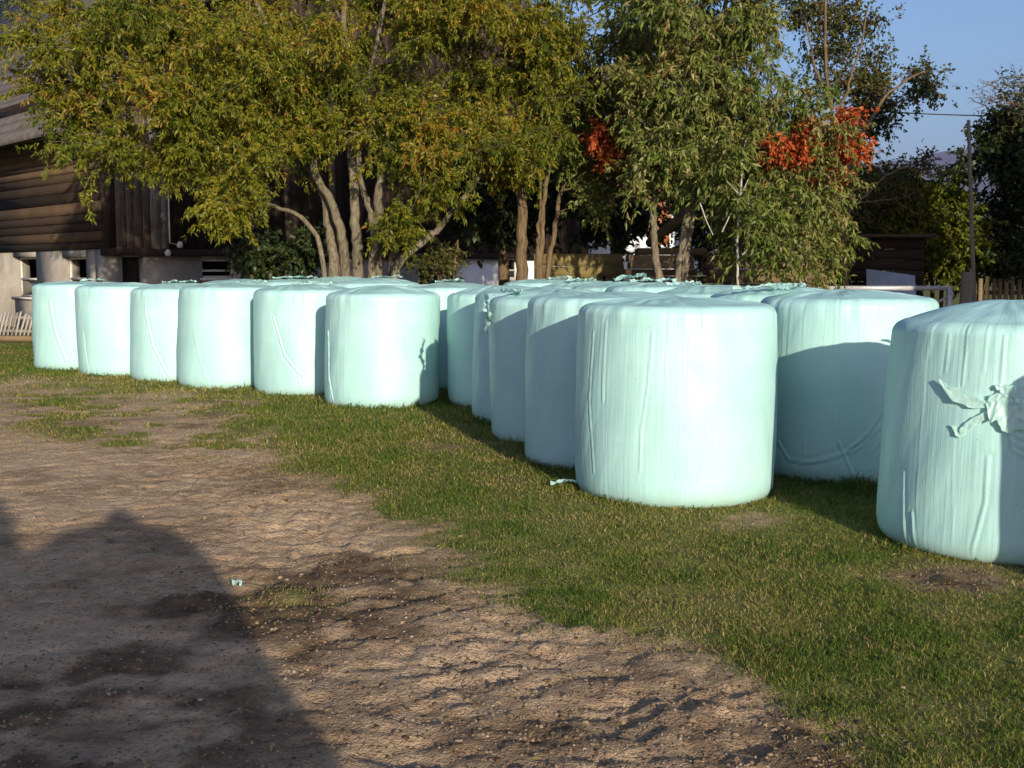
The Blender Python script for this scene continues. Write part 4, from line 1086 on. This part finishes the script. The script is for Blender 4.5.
# ------------------------------------------------------------------ outside the frame: bodies added to throw the shade
def shade_casters():
    # unseen body added behind the camera, outline traced back from the foreground shadow
    pts = [(0, 498), (6, 505), (14, 520), (20, 545), (34, 552), (60, 534), (80, 528), (103, 525), (110, 512), (122, 507), (133, 513), (140, 524), (175, 532), (205, 552), (232, 590), (262, 650), (300, 705), (340, 760), (372, 820)]
    hd = np.array([-SUN[0], -SUN[1]]) / math.hypot(SUN[0], SUN[1]); side = np.array([hd[1], -hd[0]])   # light travel, right of it
    back = 2.2; org = -hd * back; prof = []
    for px, py in pts:
        g = G(px, py)[:2] - org
        s, l = np.dot(g, hd), np.dot(g, side); prof.append((l, s * math.tan(SUN_EL)))
    prof = np.array(prof); l0 = prof[0, 0] - .35
    prof = np.vstack([[l0 - .5, 0], [l0 - .35, 1.2], [l0 - .1, prof[0, 1] * .93], prof, [prof[-1, 0] + .12, .5], [prof[-1, 0] + .2, 0]])
    n = len(prof); V = []
    cen = prof[:, 0].mean()
    for k, (w, sc) in enumerate(((-.9, .5), (-.75, .8), (-.4, .95), (0, 1), (.4, .95), (.75, .8), (.9, .5))):
        for (l, z) in prof:
            p = org + side * (cen + (l - cen) * (.6 + .4 * sc)) - hd * (w + .0); V.append((p[0], p[1], z * sc))
    q = [[i * n + j, i * n + j + 1, (i + 1) * n + j + 1, (i + 1) * n + j] for i in range(6) for j in range(n - 1)]
    mb = MB(); mb.add(V, [q]); o = mb.build('shadow_caster_body', M['caster'], smooth=True)
    tag(o, 'unseen dark body added behind the viewpoint, shaped to cast the rounded shadow on the soil', 'shadow caster')
    # unseen sheds added on the right to shade the low shed and dark tree
    for sx, lb in ((8.7, 'unseen tall timber shed added outside the right edge to shade the low shed'), (12.0, 'unseen tall timber shed added farthest outside the right edge to shade the dark tree')):
        s = empty('shade_caster_shed', (sx, 11.5, 0), lb, 'shed')
        mb = MB(); rg = np.random.default_rng(14); z = 0
        while z < 5.4:
            mb.box((0, rg.uniform(-.01, .01), z), (1.45, 0, 0), (0, .05, 0), (0, 0, .235), rg.random()); mb.box((rg.uniform(-.01, .01), .06, z), (.05, 0, 0), (0, 4, 0), (0, 0, .235), rg.random())
            mb.box((1.40, .06, z), (.05, 0, 0), (0, 4, 0), (0, 0, .235), rg.random()); z += .24
        mb.box((.06, 4.0, 0), (1.33, 0, 0), (0, .05, 0), (0, 0, 5.4)); mb.build('plank_wall', M['barn_wood'], s)
        mb = MB()
        for (A, B) in (((-.3, 5.3), (.72, 6.4)), ((1.75, 5.3), (.72, 6.4))):
            mb.add([(A[0], -.3, A[1]), (B[0], -.3, B[1]), (B[0], 4.4, B[1]), (A[0], 4.4, A[1]), (A[0], -.3, A[1] + .1), (B[0], -.3, B[1] + .1), (B[0], 4.4, B[1] + .1), (A[0], 4.4, A[1] + .1)],
                   [[[0, 1, 2, 3], [7, 6, 5, 4], [0, 4, 5, 1], [1, 5, 6, 2], [2, 6, 7, 3], [3, 7, 4, 0]]])
        mb.build('roof', M['roof'], s)
shade_casters()

# ------------------------------------------------------------------ mountain and haze
def mountain():
    Y = 5200; xs = np.linspace(-4500, 6500, 160); ys = np.linspace(0, 3000, 40)
    X, T = np.meshgrid(xs, ys)
    ridge = 430 + 260 * (fbm(xs / 1500, xs * 0, 201, 5) - .5) * 2
    # saddle seen at the right of the trees
    px = 512 + xs / (Y + 900) * F
    ridge = np.where(px > 700, np.interp(px, [700, 900, 950, 1010, 1100, 1300], [560, 590, 640, 560, 470, 520]), ridge) + 60 * (fbm(xs / 400, xs * 0, 211, 4) - .5)
    prof = np.sin(np.clip(ys / 1900, 0, 1) * math.pi / 2) ** 1.1 * np.clip((3000 - ys) / 1100, 0, 1) ** .5
    Z = ridge[None] * prof[:, None] * (1 + .18 * (fbm(X / 500, T / 500, 221, 5) - .5)) - 3
    ny, nx = X.shape; i, j = np.meshgrid(np.arange(ny - 1), np.arange(nx - 1), indexing='ij')
    q = np.stack([i * nx + j, i * nx + j + 1, (i + 1) * nx + j + 1, (i + 1) * nx + j], -1).reshape(-1, 4)
    mb = MB(); mb.add(np.stack([X, T + Y - 1000, Z], -1).reshape(-1, 3), [q]); tag(mb.build('hills', M['mountain'], smooth=True), kind='structure')
mountain()

def haze():
    m, nt = new_mat('pale_air'); n = N(nt)
    v = n('ShaderNodeVolumePrincipled', Color=(.72, .60, .92, 1), Density=.00014, Anisotropy=.45).outputs[0]
    o = nt.nodes.new('ShaderNodeOutputMaterial'); nt.links.new(v, o.inputs['Volume'])
    mb = MB(); mb.box((-12500, -4500, -4), (25000, 0, 0), (0, 18000, 0), (0, 0, 690)); tag(mb.build('haze', m), kind='stuff', label='pale blue haze of the far air')
USE_HAZE = True
if USE_HAZE: haze()

# ------------------------------------------------------------------ light, sky, camera
w = bpy.data.worlds.new('World'); SC.world = w; w.use_nodes = True
nt = w.node_tree; nt.nodes.clear()
sky = nt.nodes.new('ShaderNodeTexSky'); sky.sky_type = 'NISHITA'; sky.sun_disc = False
sky.sun_elevation = SUN_EL; sky.sun_rotation = SUN_AZ; sky.altitude = 400; sky.air_density = 1.0; sky.dust_density = 1.6; sky.ozone_density = 3.6
bg = nt.nodes.new('ShaderNodeBackground'); bg.inputs['Strength'].default_value = .08
ou = nt.nodes.new('ShaderNodeOutputWorld'); nt.links.new(sky.outputs[0], bg.inputs[0]); nt.links.new(bg.outputs[0], ou.inputs[0])

sl = bpy.data.lights.new('Sun', 'SUN'); sl.energy = 3.9; sl.angle = R_(.5); sl.color = (1, .90, .73)
so = bpy.data.objects.new('Sun', sl); COL.objects.link(so); so.location = (4, -8, 9)
so.rotation_euler = Vector(-SUN).to_track_quat('-Z', 'Y').to_euler()

cam = bpy.data.cameras.new('Camera'); co = bpy.data.objects.new('Camera', cam); COL.objects.link(co)
cam.sensor_width = 36; cam.lens = F * 36 / 1024; cam.clip_end = 30000; cam.clip_start = .05
co.location = (0, 0, HC); co.rotation_euler = (math.pi / 2 - PITCH, 0, 0)
SC.camera = co
SC.view_settings.view_transform = 'Standard'; SC.view_settings.look = 'None'; SC.view_settings.gamma = 1; SC.view_settings.exposure = 1.24
SC.view_settings.use_curve_mapping = False
SC.cycles.use_denoising = True
SC.cycles.max_bounces = 8; SC.cycles.diffuse_bounces = 4; SC.cycles.transmission_bounces = 4; SC.cycles.volume_bounces = 0
SC.cycles.volume_max_steps = 64
